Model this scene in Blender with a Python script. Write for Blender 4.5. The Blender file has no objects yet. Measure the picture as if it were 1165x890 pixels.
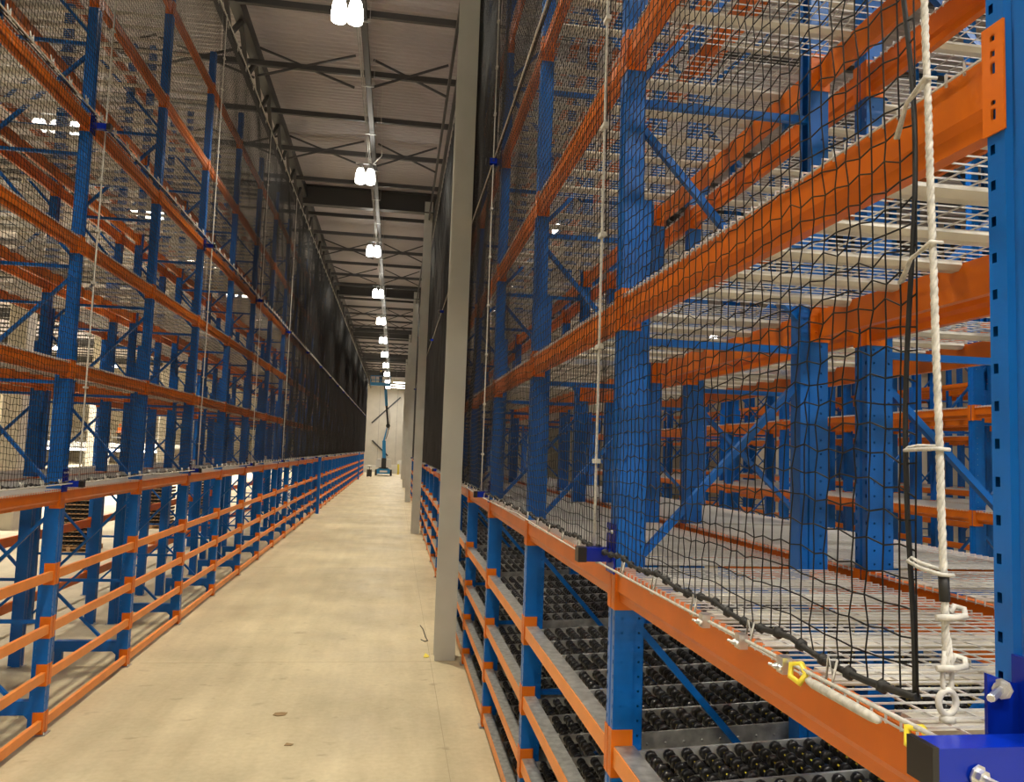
import bpy, math, random
import numpy as np
from mathutils import Vector, Matrix
random.seed(7)
RNG = np.random.default_rng(11)
scn = bpy.context.scene
COL = scn.collection
PI = math.pi

# ------------------------------------------------------------------ materials
def mat(name, color, rough=0.5, metal=0.0, noise=0.0, nscale=8.0, spec=0.5, bump=0.0, bscale=40.0, dark=None, coat=0.0):
    m = bpy.data.materials.new(name); m.use_nodes = True
    nt = m.node_tree; b = nt.nodes['Principled BSDF']
    b.inputs['Base Color'].default_value = (*color, 1)
    b.inputs['Roughness'].default_value = rough
    b.inputs['Metallic'].default_value = metal
    b.inputs['Specular IOR Level'].default_value = spec
    if coat: b.inputs['Coat Weight'].default_value = coat; b.inputs['Coat Roughness'].default_value = 0.15
    if noise or bump:
        tc = nt.nodes.new('ShaderNodeTexCoord')
    if noise:
        n = nt.nodes.new('ShaderNodeTexNoise'); n.inputs['Scale'].default_value = nscale; n.inputs['Detail'].default_value = 5
        nt.links.new(tc.outputs['Object'], n.inputs['Vector'])
        r = nt.nodes.new('ShaderNodeValToRGB')
        d = dark or tuple(c * (1 - noise) for c in color)
        r.color_ramp.elements[0].position = 0.32; r.color_ramp.elements[0].color = (*d, 1)
        r.color_ramp.elements[1].position = 0.68; r.color_ramp.elements[1].color = (*color, 1)
        nt.links.new(n.outputs['Fac'], r.inputs['Fac']); nt.links.new(r.outputs['Color'], b.inputs['Base Color'])
    if bump:
        n2 = nt.nodes.new('ShaderNodeTexNoise'); n2.inputs['Scale'].default_value = bscale
        nt.links.new(tc.outputs['Object'], n2.inputs['Vector'])
        bp = nt.nodes.new('ShaderNodeBump'); bp.inputs['Strength'].default_value = bump; bp.inputs['Distance'].default_value = 0.01
        nt.links.new(n2.outputs['Fac'], bp.inputs['Height']); nt.links.new(bp.outputs['Normal'], b.inputs['Normal'])
    return m

def emis(name, color, strength):
    m = bpy.data.materials.new(name); m.use_nodes = True
    nt = m.node_tree; nt.nodes.clear()
    e = nt.nodes.new('ShaderNodeEmission'); e.inputs['Color'].default_value = (*color, 1); e.inputs['Strength'].default_value = strength
    o = nt.nodes.new('ShaderNodeOutputMaterial'); nt.links.new(e.outputs[0], o.inputs['Surface'])
    m.cycles.emission_sampling = 'NONE'
    return m

M = {}
M['blue'] = mat('blue_paint', (0.001, 0.125, 0.50), 0.30, noise=0.22, nscale=3, spec=0.4, coat=0.08)
M['blue_bright'] = mat('blue_bracket_paint', (0.001, 0.016, 0.27), 0.25, spec=0.35)
M['orange'] = mat('orange_paint', (0.66, 0.150, 0.004), 0.36, noise=0.15, nscale=5, spec=0.35, coat=0.06)
M['orange_lit'] = mat('orange_paint_lit', (0.76, 0.25, 0.045), 0.38, noise=0.12, nscale=5)  # paler copy of the orange paint, light on the low rails baked in
M['galv'] = mat('galvanised_steel', (0.50, 0.51, 0.50), 0.42, 0.75, noise=0.45, nscale=14)
M['galv2'] = mat('galvanised_rail', (0.52, 0.53, 0.53), 0.45, 0.55, noise=0.25, nscale=9)
M['zinc'] = mat('zinc_bolt', (0.72, 0.72, 0.72), 0.28, 0.9)
M['wire'] = mat('white_wire', (0.57, 0.57, 0.56), 0.40, 0.15)
M['chan'] = mat('offwhite_channel', (0.60, 0.575, 0.50), 0.5, 0.1, noise=0.15, nscale=6)
M['black'] = mat('black_wheel_plastic', (0.010, 0.010, 0.011), 0.28)
M['net'] = mat('black_net_cord', (0.004, 0.004, 0.0045), 0.5, spec=0.35)
M['cord'] = mat('black_border_cord', (0.010, 0.010, 0.010), 0.6)
M['rope'] = mat('white_rope', (0.56, 0.545, 0.50), 0.65, noise=0.35, nscale=60)
M['cap'] = mat('black_cap', (0.007, 0.007, 0.008), 0.3)
M['yellow'] = mat('yellow_paint', (0.75, 0.62, 0.05), 0.4)
M['colpaint'] = mat('grey_column_paint', (0.56, 0.565, 0.52), 0.5, noise=0.15, nscale=1.3)
M['ceil'] = mat('roof_sheet', (0.52, 0.48, 0.485), 0.6, 0.1, noise=0.2, nscale=0.5)
M['dsteel'] = mat('dark_roof_steel', (0.060, 0.058, 0.058), 0.5, 0.2)
M['wall'] = mat('concrete_panel', (0.56, 0.52, 0.44), 0.85, noise=0.12, nscale=0.8)
M['cream'] = mat('cream_wall', (0.72, 0.68, 0.58), 0.85, noise=0.06, nscale=0.4)
M['concol'] = mat('concrete_column', (0.48, 0.44, 0.36), 0.85, noise=0.15, nscale=2)
M['wood'] = mat('pallet_wood', (0.52, 0.33, 0.16), 0.75, noise=0.3, nscale=7)
M['white'] = mat('white_machine', (0.72, 0.72, 0.70), 0.5)
M['lgrey'] = mat('light_grey_cowl', (0.55, 0.56, 0.56), 0.45)
M['liftblue'] = mat('lift_blue', (0.02, 0.22, 0.50), 0.4)
M['dgrey'] = mat('dark_grey_metal', (0.05, 0.052, 0.055), 0.45, 0.3)
M['rubber'] = mat('rubber', (0.02, 0.02, 0.02), 0.7)
M['leaf'] = mat('dry_leaf', (0.25, 0.17, 0.08), 0.8)
M['sack'] = mat('pale_wrapping', (0.68, 0.67, 0.64), 0.5)
M['skin'] = mat('skin', (0.55, 0.33, 0.22), 0.5)
M['navy'] = mat('dark_workwear', (0.02, 0.022, 0.03), 0.8)
M['hivis'] = mat('orange_workwear', (0.90, 0.20, 0.02), 0.7)
M['lampglow'] = emis('lamp_glow', (1.0, 0.96, 0.88), 14)
M['lampglow2'] = emis('cool_lamp_glow', (1.0, 0.98, 0.95), 9)

def floor_material():
    m = bpy.data.materials.new('concrete_floor'); m.use_nodes = True
    nt = m.node_tree; b = nt.nodes['Principled BSDF']
    tc = nt.nodes.new('ShaderNodeTexCoord')
    def noise(scale, detail, sc=(1, 1, 1), rough=0.55):
        mp = nt.nodes.new('ShaderNodeMapping'); mp.inputs['Scale'].default_value = sc
        nt.links.new(tc.outputs['Object'], mp.inputs['Vector'])
        n = nt.nodes.new('ShaderNodeTexNoise'); n.inputs['Scale'].default_value = scale; n.inputs['Detail'].default_value = detail
        n.inputs['Roughness'].default_value = rough
        nt.links.new(mp.outputs[0], n.inputs['Vector']); return n
    def ramp(src, p0, c0, p1, c1):
        r = nt.nodes.new('ShaderNodeValToRGB')
        r.color_ramp.elements[0].position = p0; r.color_ramp.elements[0].color = (*c0, 1)
        r.color_ramp.elements[1].position = p1; r.color_ramp.elements[1].color = (*c1, 1)
        nt.links.new(src.outputs['Fac'], r.inputs['Fac']); return r
    def mix(a, c, mode, fac):
        x = nt.nodes.new('ShaderNodeMix'); x.data_type = 'RGBA'; x.blend_type = mode; x.inputs['Factor'].default_value = fac
        nt.links.new(a.outputs[0 if a.bl_idname != 'ShaderNodeMix' else 2], x.inputs[6]); nt.links.new(c.outputs[0], x.inputs[7]); return x
    big = ramp(noise(0.55, 6), 0.3, (0.45, 0.395, 0.27), 0.7, (0.63, 0.55, 0.375))
    streak = ramp(noise(1.2, 6, (3.0, 0.35, 1)), 0.35, (0.80, 0.79, 0.76), 0.7, (1, 1, 1))
    fine = ramp(noise(14, 8), 0.3, (0.86, 0.85, 0.83), 0.65, (1, 1, 1))
    spots = ramp(noise(2.4, 3, (1, 1.6, 1)), 0.26, (0.55, 0.52, 0.48), 0.36, (1, 1, 1))
    c = mix(mix(mix(big, streak, 'MULTIPLY', 0.8), fine, 'MULTIPLY', 0.8), spots, 'MULTIPLY', 0.7)
    nt.links.new(c.outputs[2], b.inputs['Base Color'])
    rr = ramp(noise(0.9, 5), 0.3, (0.34,) * 3, 0.7, (0.6,) * 3)
    nt.links.new(rr.outputs[0], b.inputs['Roughness'])
    b.inputs['Specular IOR Level'].default_value = 0.4
    return m
M['floor'] = floor_material()

# ------------------------------------------------------------------ mesh builder
class MB:
    def __init__(s): s.v = []; s.f = []; s.mi = []; s.sm = []
    def add(s, vs, fs, mi=0, smooth=False):
        o = len(s.v); s.v.extend([tuple(p) for p in vs])
        for f in fs: s.f.append(tuple(i + o for i in f)); s.mi.append(mi); s.sm.append(smooth)
    def box(s, x0, y0, z0, x1, y1, z1, mi=0):
        vs = [(x0, y0, z0), (x1, y0, z0), (x1, y1, z0), (x0, y1, z0), (x0, y0, z1), (x1, y0, z1), (x1, y1, z1), (x0, y1, z1)]
        s.add(vs, [(0, 3, 2, 1), (4, 5, 6, 7), (0, 1, 5, 4), (1, 2, 6, 5), (2, 3, 7, 6), (3, 0, 4, 7)], mi)
    def bar(s, p0, p1, w, h, up=(0, 0, 1), mi=0):
        p0 = Vector(p0); p1 = Vector(p1); d = (p1 - p0).normalized(); u = Vector(up)
        if abs(d.dot(u)) > 0.98: u = Vector((1, 0, 0))
        a = d.cross(u).normalized(); b = a.cross(d).normalized()
        vs = []
        for p in (p0, p1):
            for i, j in ((-1, -1), (1, -1), (1, 1), (-1, 1)): vs.append(p + a * (i * w / 2) + b * (j * h / 2))
        s.add(vs, [(0, 1, 2, 3), (7, 6, 5, 4), (0, 4, 5, 1), (1, 5, 6, 2), (2, 6, 7, 3), (3, 7, 4, 0)], mi)
    def tube(s, pts, r, n=6, closed=False, mi=0, smooth=True, caps=True):
        pts = [Vector(p) for p in pts]; N = len(pts); rs = r if isinstance(r, (list, tuple)) else [r] * N
        vs = []; prev = None
        for i, p in enumerate(pts):
            if closed: d = pts[(i + 1) % N] - pts[i - 1]
            else: d = pts[min(i + 1, N - 1)] - pts[max(i - 1, 0)]
            d.normalize()
            if prev is None:
                u = Vector((0, 0, 1)) if abs(d.z) < 0.9 else Vector((1, 0, 0))
            else: u = prev
            a = (u - d * u.dot(d)).normalized(); b = d.cross(a); prev = a
            for k in range(n):
                t = 2 * PI * k / n; vs.append(p + (a * math.cos(t) + b * math.sin(t)) * rs[i])
        fs = []
        for i in range(N if closed else N - 1):
            for k in range(n):
                i2 = (i + 1) % N
                fs.append((i * n + k, i * n + (k + 1) % n, i2 * n + (k + 1) % n, i2 * n + k))
        s.add(vs, fs, mi, smooth)
        if caps and not closed:
            o = len(s.v) - len(vs)
            s.f.append(tuple(o + k for k in range(n))[::-1]); s.mi.append(mi); s.sm.append(False)
            s.f.append(tuple(o + (N - 1) * n + k for k in range(n))); s.mi.append(mi); s.sm.append(False)
    def prism(s, poly, vec, mi=0, caps=True):
        n = len(poly); v = Vector(vec); vs = [Vector(p) for p in poly]; vs += [p + v for p in vs]
        fs = [(i, (i + 1) % n, n + (i + 1) % n, n + i) for i in range(n)]
        if caps: fs += [tuple(range(n))[::-1], tuple(range(n, 2 * n))]
        s.add(vs, fs, mi)
    def plate(s, o, u, v, uc, vc, hole=None, mi=0):
        o = Vector(o); u = Vector(u); v = Vector(v); W = len(vc)
        vs = [o + u * a + v * b for a in uc for b in vc]
        fs = [(i * W + j, (i + 1) * W + j, (i + 1) * W + j + 1, i * W + j + 1) for i in range(len(uc) - 1) for j in range(W - 1) if not (hole and hole(i, j))]
        s.add(vs, fs, mi)
    def lathe(s, c, axis, prof, n=16, mi=0, smooth=True):
        c = Vector(c); ax = Vector(axis).normalized(); u = Vector((0, 0, 1)) if abs(ax.z) < 0.9 else Vector((1, 0, 0))
        a = (u - ax * u.dot(ax)).normalized(); b = ax.cross(a); vs = []
        for (t, r) in prof:
            for k in range(n):
                q = 2 * PI * k / n; vs.append(c + ax * t + (a * math.cos(q) + b * math.sin(q)) * r)
        fs = [(i * n + k, i * n + (k + 1) % n, (i + 1) * n + (k + 1) % n, (i + 1) * n + k) for i in range(len(prof) - 1) for k in range(n)]
        fs += [tuple(range(n))[::-1], tuple((len(prof) - 1) * n + k for k in range(n))]
        s.add(vs, fs, mi, smooth)
    def moved(s, off):
        m = MB(); m.v = [(p[0] + off[0], p[1] + off[1], p[2] + off[2]) for p in s.v]; m.f = s.f; m.mi = s.mi; m.sm = s.sm; return m
    def extend(s, other, off=(0, 0, 0)):
        o = len(s.v); s.v.extend((p[0] + off[0], p[1] + off[1], p[2] + off[2]) for p in other.v)
        s.f.extend(tuple(i + o for i in f) for f in other.f); s.mi.extend(other.mi); s.sm.extend(other.sm)
    def flipx(s):
        m = MB(); m.v = [(-p[0], p[1], p[2]) for p in s.v]; m.f = [f[::-1] for f in s.f]; m.mi = s.mi; m.sm = s.sm; return m
    def mesh(s, name, mats):
        me = bpy.data.meshes.new(name); me.from_pydata(s.v, [], s.f)
        for m in (mats if isinstance(mats, (list, tuple)) else [mats]): me.materials.append(m)
        if any(s.mi): me.polygons.foreach_set('material_index', s.mi)
        if any(s.sm): me.polygons.foreach_set('use_smooth', s.sm)
        me.update(); return me

def ob(name, data, parent=None, loc=(0, 0, 0), rz=0.0):
    o = bpy.data.objects.new(name, data); COL.objects.link(o)
    if parent is not None: o.parent = parent
    o.location = loc
    if rz: o.rotation_euler = (0, 0, rz)
    return o
def thing(o, label, cat, group=None, kind=None):
    o['label'] = label; o['category'] = cat
    if group: o['group'] = group
    o['kind'] = kind or 'thing'
    return o
def struct(o): o['kind'] = 'structure'; return o
def copy(o, parent=None, loc=None):
    c = o.copy(); COL.objects.link(c)
    if parent is not None: c.parent = parent
    if loc is not None: c.location = loc
    return c
def copy_tree(o, loc):
    c = copy(o, None, loc)
    for ch in o.children:
        d = copy(ch, c)
        for g in ch.children: copy(g, d)
    return c

ORD = ['first', 'second', 'third', 'fourth', 'fifth', 'sixth', 'seventh', 'eighth', 'ninth', 'tenth', 'eleventh', 'twelfth', 'thirteenth',
       'fourteenth', 'fifteenth', 'sixteenth', 'seventeenth', 'eighteenth', 'nineteenth', 'twentieth']
ORD += ['twenty-' + w for w in ORD[:9]] + ['thirtieth'] + ['thirty-' + w for w in ORD[:9]]

# ------------------------------------------------------------------ layout (metres; camera stands at x=0, y=0, z=3.3, aisle runs along +Y)
PITCH = 2.7515; Y0 = 1.28; PW = 0.12; BL = PITCH - PW
def yk(k): return Y0 + PITCH * k
LV = [2.70, 4.16, 5.62, 7.08, 8.60, 10.10]          # top of the shelf beams, deck level first
RL = [1.80, 1.21, 0.69, 0.17]                        # top of the low rails, uppermost first
H = 10.75
XR, XL = 1.18, -3.72
NAMEL = ['deck-level', 'first-tier', 'second-tier', 'third-tier', 'fourth-tier', 'fifth-tier']
NAMER = ['uppermost', 'second', 'third', 'lowest']

# ------------------------------------------------------------------ prototype meshes
def post_mesh(height, depth=0.11, z0=0.0):
    """upright: perforated face at x=0 facing -X, sides perforated, width PW along Y, depth along +X"""
    mb = MB(); p = 0.075; n = int((height - 0.05) / p)
    zc = [z0]
    for i in range(n): zc += [z0 + 0.04 + i * p, z0 + 0.06 + i * p]
    zc.append(height)
    uc = [0, 0.008, 0.020, 0.046, 0.052, 0.062, 0.074, 0.100, 0.112, PW]
    # front face, a shallow groove in the middle
    hol = lambda i, j: j % 2 == 1 and i in (1, 7)
    for a, b in ((0, 3), (6, 9)):
        sub = uc[a:b + 1]
        mb.plate((0, 0, 0), (0, 1, 0), (0, 0, 1), sub, zc, (lambda i, j, a=a: hol(i + a, j)))
    g = 0.008
    mb.add([(0, uc[3], z0), (g, uc[4], z0), (g, uc[5], z0), (0, uc[6], z0), (0, uc[3], height), (g, uc[4], height), (g, uc[5], height), (0, uc[6], height)],
           [(0, 1, 5, 4), (1, 2, 6, 5), (2, 3, 7, 6)])
    zs = [z0]
    for i in range(n): zs += [z0 + 0.045 + i * p, z0 + 0.055 + i * p]
    zs.append(height)
    for y in (0.0, PW):
        mb.plate((0, y, 0), (1, 0, 0), (0, 0, 1), [0, 0.036, 0.046, depth], zs, lambda i, j: i == 1 and j % 2 == 1)
    mb.box(depth - 0.003, 0.0, z0, depth, 0.03, height); mb.box(depth - 0.003, PW - 0.03, z0, depth, PW, height)
    return mb
def reinf_mesh():
    mb = MB(); h = 4.71
    zs = [0.02]
    for i in range(61): zs += [0.045 + i * 0.075, 0.055 + i * 0.075]
    zs.append(h)
    for y in (0.006, PW - 0.006):
        mb.plate((0.111, y, 0), (1, 0, 0), (0, 0, 1), [0, 0.02, 0.03, 0.05], zs, lambda i, j: i == 1 and j % 2 == 1)
    mb.box(0.158, 0.006, 0.02, 0.161, PW - 0.006, h); mb.box(0.111, 0.006, h - 0.003, 0.161, PW - 0.006, h)
    return mb
def foot_mesh():
    mb = MB(); mb.box(-0.035, -0.03, 0, 0.155, PW + 0.03, 0.008)
    for x, y in ((-0.02, 0.0), (0.135, PW)):
        mb.lathe((x, y, 0.008), (0, 0, 1), [(0, 0.012), (0.012, 0.012), (0.012, 0.007), (0.03, 0.007)], 6)
    return mb
BR_NODES = [1.23, 2.58, 3.93, 5.28, 6.63, 7.98, 9.33, 10.60]
def brace_h(depth, z):
    mb = MB(); x0, x1 = 0.10, depth - 0.10; y = PW / 2
    mb.prism([(x0, y - 0.018, z - 0.02), (x0, y + 0.018, z - 0.02), (x0, y + 0.018, z + 0.02), (x0, y + 0.010, z + 0.02), (x0, y + 0.010, z - 0.012), (x0, y - 0.010, z - 0.012), (x0, y - 0.010, z + 0.02), (x0, y - 0.018, z + 0.02)], (x1 - x0, 0, 0))
    for x in (x0 + 0.02, x1 - 0.02): mb.lathe((x, y - 0.026, z), (0, 1, 0), [(0, 0.008), (0.052, 0.008)], 6)
    return mb
def brace_d(depth, i):
    """diagonal between node i and i+1, rear node at even i"""
    mb = MB(); y = PW / 2; z0, z1 = BR_NODES[i] + 0.13, BR_NODES[i + 1] - 0.13
    xa, xb = (depth - 0.10, 0.10) if i % 2 == 0 else (0.10, depth - 0.10)
    mb.bar((xa, y, z0), (xb, y, z1), 0.036, 0.042, up=(0, 1, 0))
    for (x, z) in ((xa, z0), (xb, z1)): mb.lathe((x, y - 0.03, z), (0, 1, 0), [(0, 0.009), (0.06, 0.009)], 6)
    return mb
def brace_low(depth):
    mb = MB(); y = PW / 2
    mb.bar((depth - 0.10, y, 1.10), (0.10, y, 0.12), 0.036, 0.042, up=(0, 1, 0)); return mb
def beam_mesh(L=BL, h=0.16):
    mb = MB()
    poly = [(0.008, 0, 0), (0.050, 0, 0), (0.050, 0, -0.022), (0.062, 0, -0.022), (0.062, 0, -h), (0.024, 0, -h), (0.020, 0, -h + 0.035), (0.008, 0, -h + 0.055)]
    mb.prism([(p[0], 0.0012, p[2]) for p in poly], (0, L - 0.0024, 0)); return mb
def rail_mesh(L=BL, h=0.10):
    mb = MB(); mb.prism([(0.006, 0.0012, 0), (0.050, 0.0012, 0), (0.050, 0.0012, -h), (0.006, 0.0012, -h)], (0, L - 0.0024, 0)); return mb
def tray_mesh(L=BL):
    mb = MB(); mb.prism([(0.012, 0.002, 0.001), (0.115, 0.002, 0.001), (0.115, 0.002, -0.045), (0.118, 0.002, -0.045), (0.118, 0.002, 0.004), (0.012, 0.002, 0.004)], (0, L - 0.004, 0)); return mb
def conn_mesh(top, bot, slots=False, end=0):
    """end connector: a plate against the side of the upright (thin in Y) and a flange lapping its face. end=0 at y=0 (upright behind), 1 at y=L"""
    mb = MB(); t = 0.005
    y0 = -t if end == 0 else BL
    ya, yb = (0.001, 0.006) if end == 0 else (BL - 0.006, BL - 0.001)
    mb.box(-0.003, ya, bot, 0.108, yb, top)
    fy0, fy1 = (-0.052, 0.006) if end == 0 else (BL - 0.006, BL + 0.052)
    x_ = 0
    x0, x1 = -0.006, -0.001
    if not slots:
        mb.box(x0, fy0, bot, x1, fy1, top)
    else:
        hh = top - bot
        zc = [bot, bot + 0.028, bot + 0.052, bot + 0.060, bot + 0.070, bot + 0.125, bot + 0.150, bot + 0.162, bot + 0.176, top - 0.035, top - 0.022, top]
        zc = sorted(zc)
        uc = [fy0, fy0 + 0.022, fy0 + 0.034, fy1]
        for x in (x0, x1): mb.plate((x, 0, 0), (0, 1, 0), (0, 0, 1), uc, zc, lambda i, j: i == 1 and j in (1, 3, 5, 7, 9))
        mb.box(x0, fy0, bot, x1, fy0 + 0.0005, top); mb.box(x0, fy1 - 0.0005, bot, x1, fy1, top)
        mb.box(x0, fy0, top - 0.0005, x1, fy1, top); mb.box(x0, fy0, bot, x1, fy1, bot + 0.0005)
    for z in (bot + 0.03, bot + 0.055): mb.lathe((0.075, yb - 0.001 if end == 0 else ya + 0.001, z), (0, 1 if end == 0 else -1, 0), [(0, 0.007), (0.007, 0.006)], 6)
    return mb
def deck_wires(D, L=BL):
    mb = MB(); r = 0.0023
    def wire(p0, p1): mb.bar(p0, p1, 2 * r, 2 * r)
    ny = int(L / 0.056)
    for j in range(ny + 1):
        y = 0.012 + j * (L - 0.024) / ny
        wire((0.004, y, 0.016), (D - 0.004, y, 0.016))
        for x in (0.0045, D - 0.0045): mb.bar((x, y, 0.0185), (x, y, -0.012), 2 * r, 2 * r)
    nx = int(D / 0.10)
    for i in range(1, nx):
        x = i * D / nx; wire((x, 0.008, 0.0105), (x, L - 0.008, 0.0105))
    for x in (0.0005, D - 0.0005): wire((x, 0.008, -0.004), (x, L - 0.008, -0.004))
    return mb
def deck_channel(D):
    mb = MB(); x0, x1 = 0.064, D - 0.064; w = 0.038
    mb.prism([(x0, -w, 0.004), (x0, -w - 0.005, -0.012), (x0, -0.022, -0.034), (x0, 0.022, -0.034), (x0, w + 0.005, -0.012), (x0, w, 0.004)], (x1 - x0, 0, 0)); return mb
CH_Y = [0.34 + 0.40 * i for i in range(6)]

def both(mb, name, m):                    # a mesh for racks facing -X (+1) and for racks facing +X (-1)
    return {1: mb.mesh(name, m), -1: mb.flipx().mesh(name + '_mirrored', m)}

POST = both(post_mesh(H), 'upright_post', M['blue'])
REINF = both(reinf_mesh(), 'post_reinforcement', M['blue'])
FOOT = both(foot_mesh(), 'foot_plate', M['galv'])
BEAM_MB = beam_mesh(); BEAM = both(BEAM_MB, 'shelf_beam', M['orange'])
RAIL = both(rail_mesh(), 'barrier_rail', M['orange_lit'])
TRAY = both(tray_mesh(), 'galvanised_tray', M['galv'])
CONN = {}
for e in (0, 1):
    CONN['L', e] = both(conn_mesh(0.035, -0.185, False, e), 'end_connector', M['orange'])
    CONN['D', e] = both(conn_mesh(0.012, -0.205, False, e), 'end_connector', M['orange'])
    CONN['R', e] = both(conn_mesh(0.085, -0.155, False, e), 'end_connector', M['orange'])
    CONN['S', e] = both(conn_mesh(0.050, -0.180, True, e), 'end_connector', M['orange'])
    CONN['T', e] = both(conn_mesh(0.085, -0.155, True, e), 'end_connector', M['orange'])
DEPTH = {'A1': 1.20, 'A2': 1.33, 'B': 1.20}
FR = {}
for key, d in DEPTH.items():
    FR[key] = dict(
        H=[both(brace_h(d, z), 'horizontal_brace', M['blue']) for z in BR_NODES],
        D=[both(brace_d(d, i), 'diagonal_brace', M['blue']) for i in range(len(BR_NODES) - 1)],
        LOW=both(brace_low(d), 'diagonal_brace', M['blue']))
    allb = MB()
    for z in BR_NODES: allb.extend(brace_h(d, z))
    for i in range(len(BR_NODES) - 1): allb.extend(brace_d(d, i))
    allb.extend(brace_low(d))
    FR[key]['ALL'] = both(allb, 'brace_lattice', M['blue'])
WIRES = {k: both(deck_wires(d), 'wire_grid', M['wire']) for k, d in DEPTH.items()}
WIRES_MB = {k: deck_wires(d) for k, d in DEPTH.items()}
CHAN = {k: both(deck_channel(d), 'support_channel', M['chan']) for k, d in DEPTH.items()}
CHALL = {}
for k, d in DEPTH.items():
    mb = MB()
    for y in CH_Y: mb.extend(deck_channel(d), (0, y, 0))
    CHALL[k] = both(mb, 'support_channels', M['chan']); CHALL[k, 'mb'] = mb

# ------------------------------------------------------------------ rack builders
def add_frame(row, k, x, y, sx, dk, full, label, group, low_stop=False):
    r = ob('upright_frame', None, None, (x, y, 0)); r.empty_display_size = 0.2
    d = DEPTH[dk]
    ob('front_post', POST[sx], r); ob('rear_post', POST[-sx], r, (sx * d, 0, 0))
    ob('post_reinforcement', REINF[sx], r); ob('post_reinforcement', REINF[-sx], r, (sx * d, 0, 0))
    ob('foot_plate', FOOT[sx], r); ob('foot_plate', FOOT[-sx], r, (sx * d, 0, 0))
    bs, bl = (-sx, (sx * d, 0, 0)) if row[1] == '2' else (sx, (0, 0, 0))
    if full:
        for m in FR[dk]['H'][:6]: ob('horizontal_brace', m[bs], r, bl)
        for m in FR[dk]['D'][:6]: ob('diagonal_brace', m[bs], r, bl)
        ob('diagonal_brace', FR[dk]['LOW'][bs], r, bl)
    else:
        ob('brace_lattice', FR[dk]['ALL'][bs], r, bl)
    if low_stop:
        b = ob('floor_stop_beam', STOP[sx], r); ob('stop_leg', STOPLEG[sx], b)
    thing(r, label, 'rack frame', group)
    return r
mb = MB(); mb.box(0.105, 0.01, 0.22, 1.0, 0.11, 0.37); STOP = both(mb, 'floor_stop_beam', M['blue'])
mb = MB(); mb.box(0.90, 0.02, 0.008, 1.0, 0.10, 0.22); mb.box(0.86, -0.02, 0, 1.04, 0.14, 0.008); STOPLEG = both(mb, 'stop_leg', M['blue'])

def beam_parts(o, kind, sx, tray=False):
    for e in (0, 1): ob('end_connector', CONN[kind, e][sx], o)
    if tray: ob('galvanised_tray', TRAY[sx], o)

ROWTXT = {'A1': 'roller-bed rack', 'A2': 'rack backing onto the roller-bed rack', 'D1': 'open-bottomed rack', 'D2': 'rack backing onto the open-bottomed rack',
          'B1': 'rack across the back aisle', 'B2': 'rack behind the back-aisle rack', 'C1': 'most distant rack', 'C2': 'rack behind the most distant'}
SHORT = {'A1': 'roller-bed rack', 'A2': 'rack backing roller-bed rack', 'D1': 'open-bottomed rack', 'D2': 'rack backing open-bottomed rack',
         'B1': 'rack across back aisle', 'B2': 'rack behind back-aisle rack', 'C1': 'most distant rack', 'C2': 'rack behind most distant one'}
FIRSTSEEN = {'A1': 0, 'A2': 1, 'D1': 3, 'D2': 4, 'B1': 3, 'B2': 4, 'C1': 6, 'C2': 7}
YO = {r: 0.0 for r in SHORT}; YO['B1'] = YO['B2'] = 9.87 - (Y0 + 3 * PITCH); YO['C1'] = YO['C2'] = 0.6
ROWS = {  # front x, direction, depth key, frame range
    'A1': (XR, 1, 'A1', range(0, 37)), 'A2': (2.62, 1, 'A2', range(0, 15)),
    'D1': (XL, -1, 'A1', range(2, 36)), 'D2': (-5.16, -1, 'A1', range(2, 30)),
    'B1': (8.05, 1, 'B', range(2, 13)), 'B2': (9.50, 1, 'B', range(2, 13)),
    'C1': (15.3, 1, 'B', range(4, 16)), 'C2': (16.75, 1, 'B', range(4, 16))}
FARTXT = {'A1': ('blue upright frame deep in the roller-bed rack, lost behind dense black net', 16), 'A2': None, 'D1': ('blue upright frame deep in the open-bottomed rack, hidden by dense net above', 22), 'D2': ('blue upright frame far inside the rack backing the open-bottomed rack', 16),
          'B1': None, 'B2': None, 'C1': None, 'C2': None}
for row, (x, sx, dk, rng) in ROWS.items():
    for k in rng:
        n = k - FIRSTSEEN[row]
        ft = FARTXT[row]
        if n < 0: lab = f'blue upright frame of the {SHORT[row]}, cut off at the picture edge'
        elif ft and n >= ft[1]: lab = ft[0]
        else: lab = f'blue perforated upright frame, {ORD[n]} from camera along the {ROWTXT[row]}'
        full = (row == 'A1' and k <= 6) or (row == 'A2' and k <= 4) or (row == 'D1' and 2 <= k <= 8) or (row == 'D2' and 3 <= k <= 5)
        add_frame(row, k, x, yk(k) + YO[row], sx, dk, full, lab, f'upright frames of the {ROWTXT[row]}', low_stop=(row == 'D1'))

# shelf beams: front and rear of every bay and tier, the 300 that show largest as things, the rest as one
cand = []
def tiers(row): return range(6) if row[0] in 'AD' else range(3)
for row, (x, sx, dk, rng) in ROWS.items():
    for k in list(rng)[:-1]:
        yy = yk(k) + YO[row]
        for lv in tiers(row):
            for side in ('front', 'rear'):
                xb = x if side == 'front' else x + sx * DEPTH[dk]
                s = sx if side == 'front' else -sx
                dist = math.sqrt(xb ** 2 + (yy + 1.3) ** 2 + (LV[lv] - 3.3) ** 2)
                if abs(xb) / (yy + BL) > (0.92 if xb > 0 else 0.50): continue      # never inside the frame
                hidden = 1.0
                if row == 'A1' and side == 'front' and k > 4: hidden = 1.5
                elif row != 'A1' and row != 'D1': hidden = 1.35
                if row[0] == 'D': hidden *= 0.8
                if row[0] in 'BC': hidden *= 1.2 + 0.3 * lv
                if side == 'front' and lv == 0: hidden *= 0.8
                cand.append((dist * hidden, row, k, lv, side, xb, yy, s))
cand.sort(key=lambda c: c[0])
FB = {r: min(c[2] for c in cand if c[1] == r) for r in ROWS}          # first bay of each row that reaches into the picture
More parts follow.
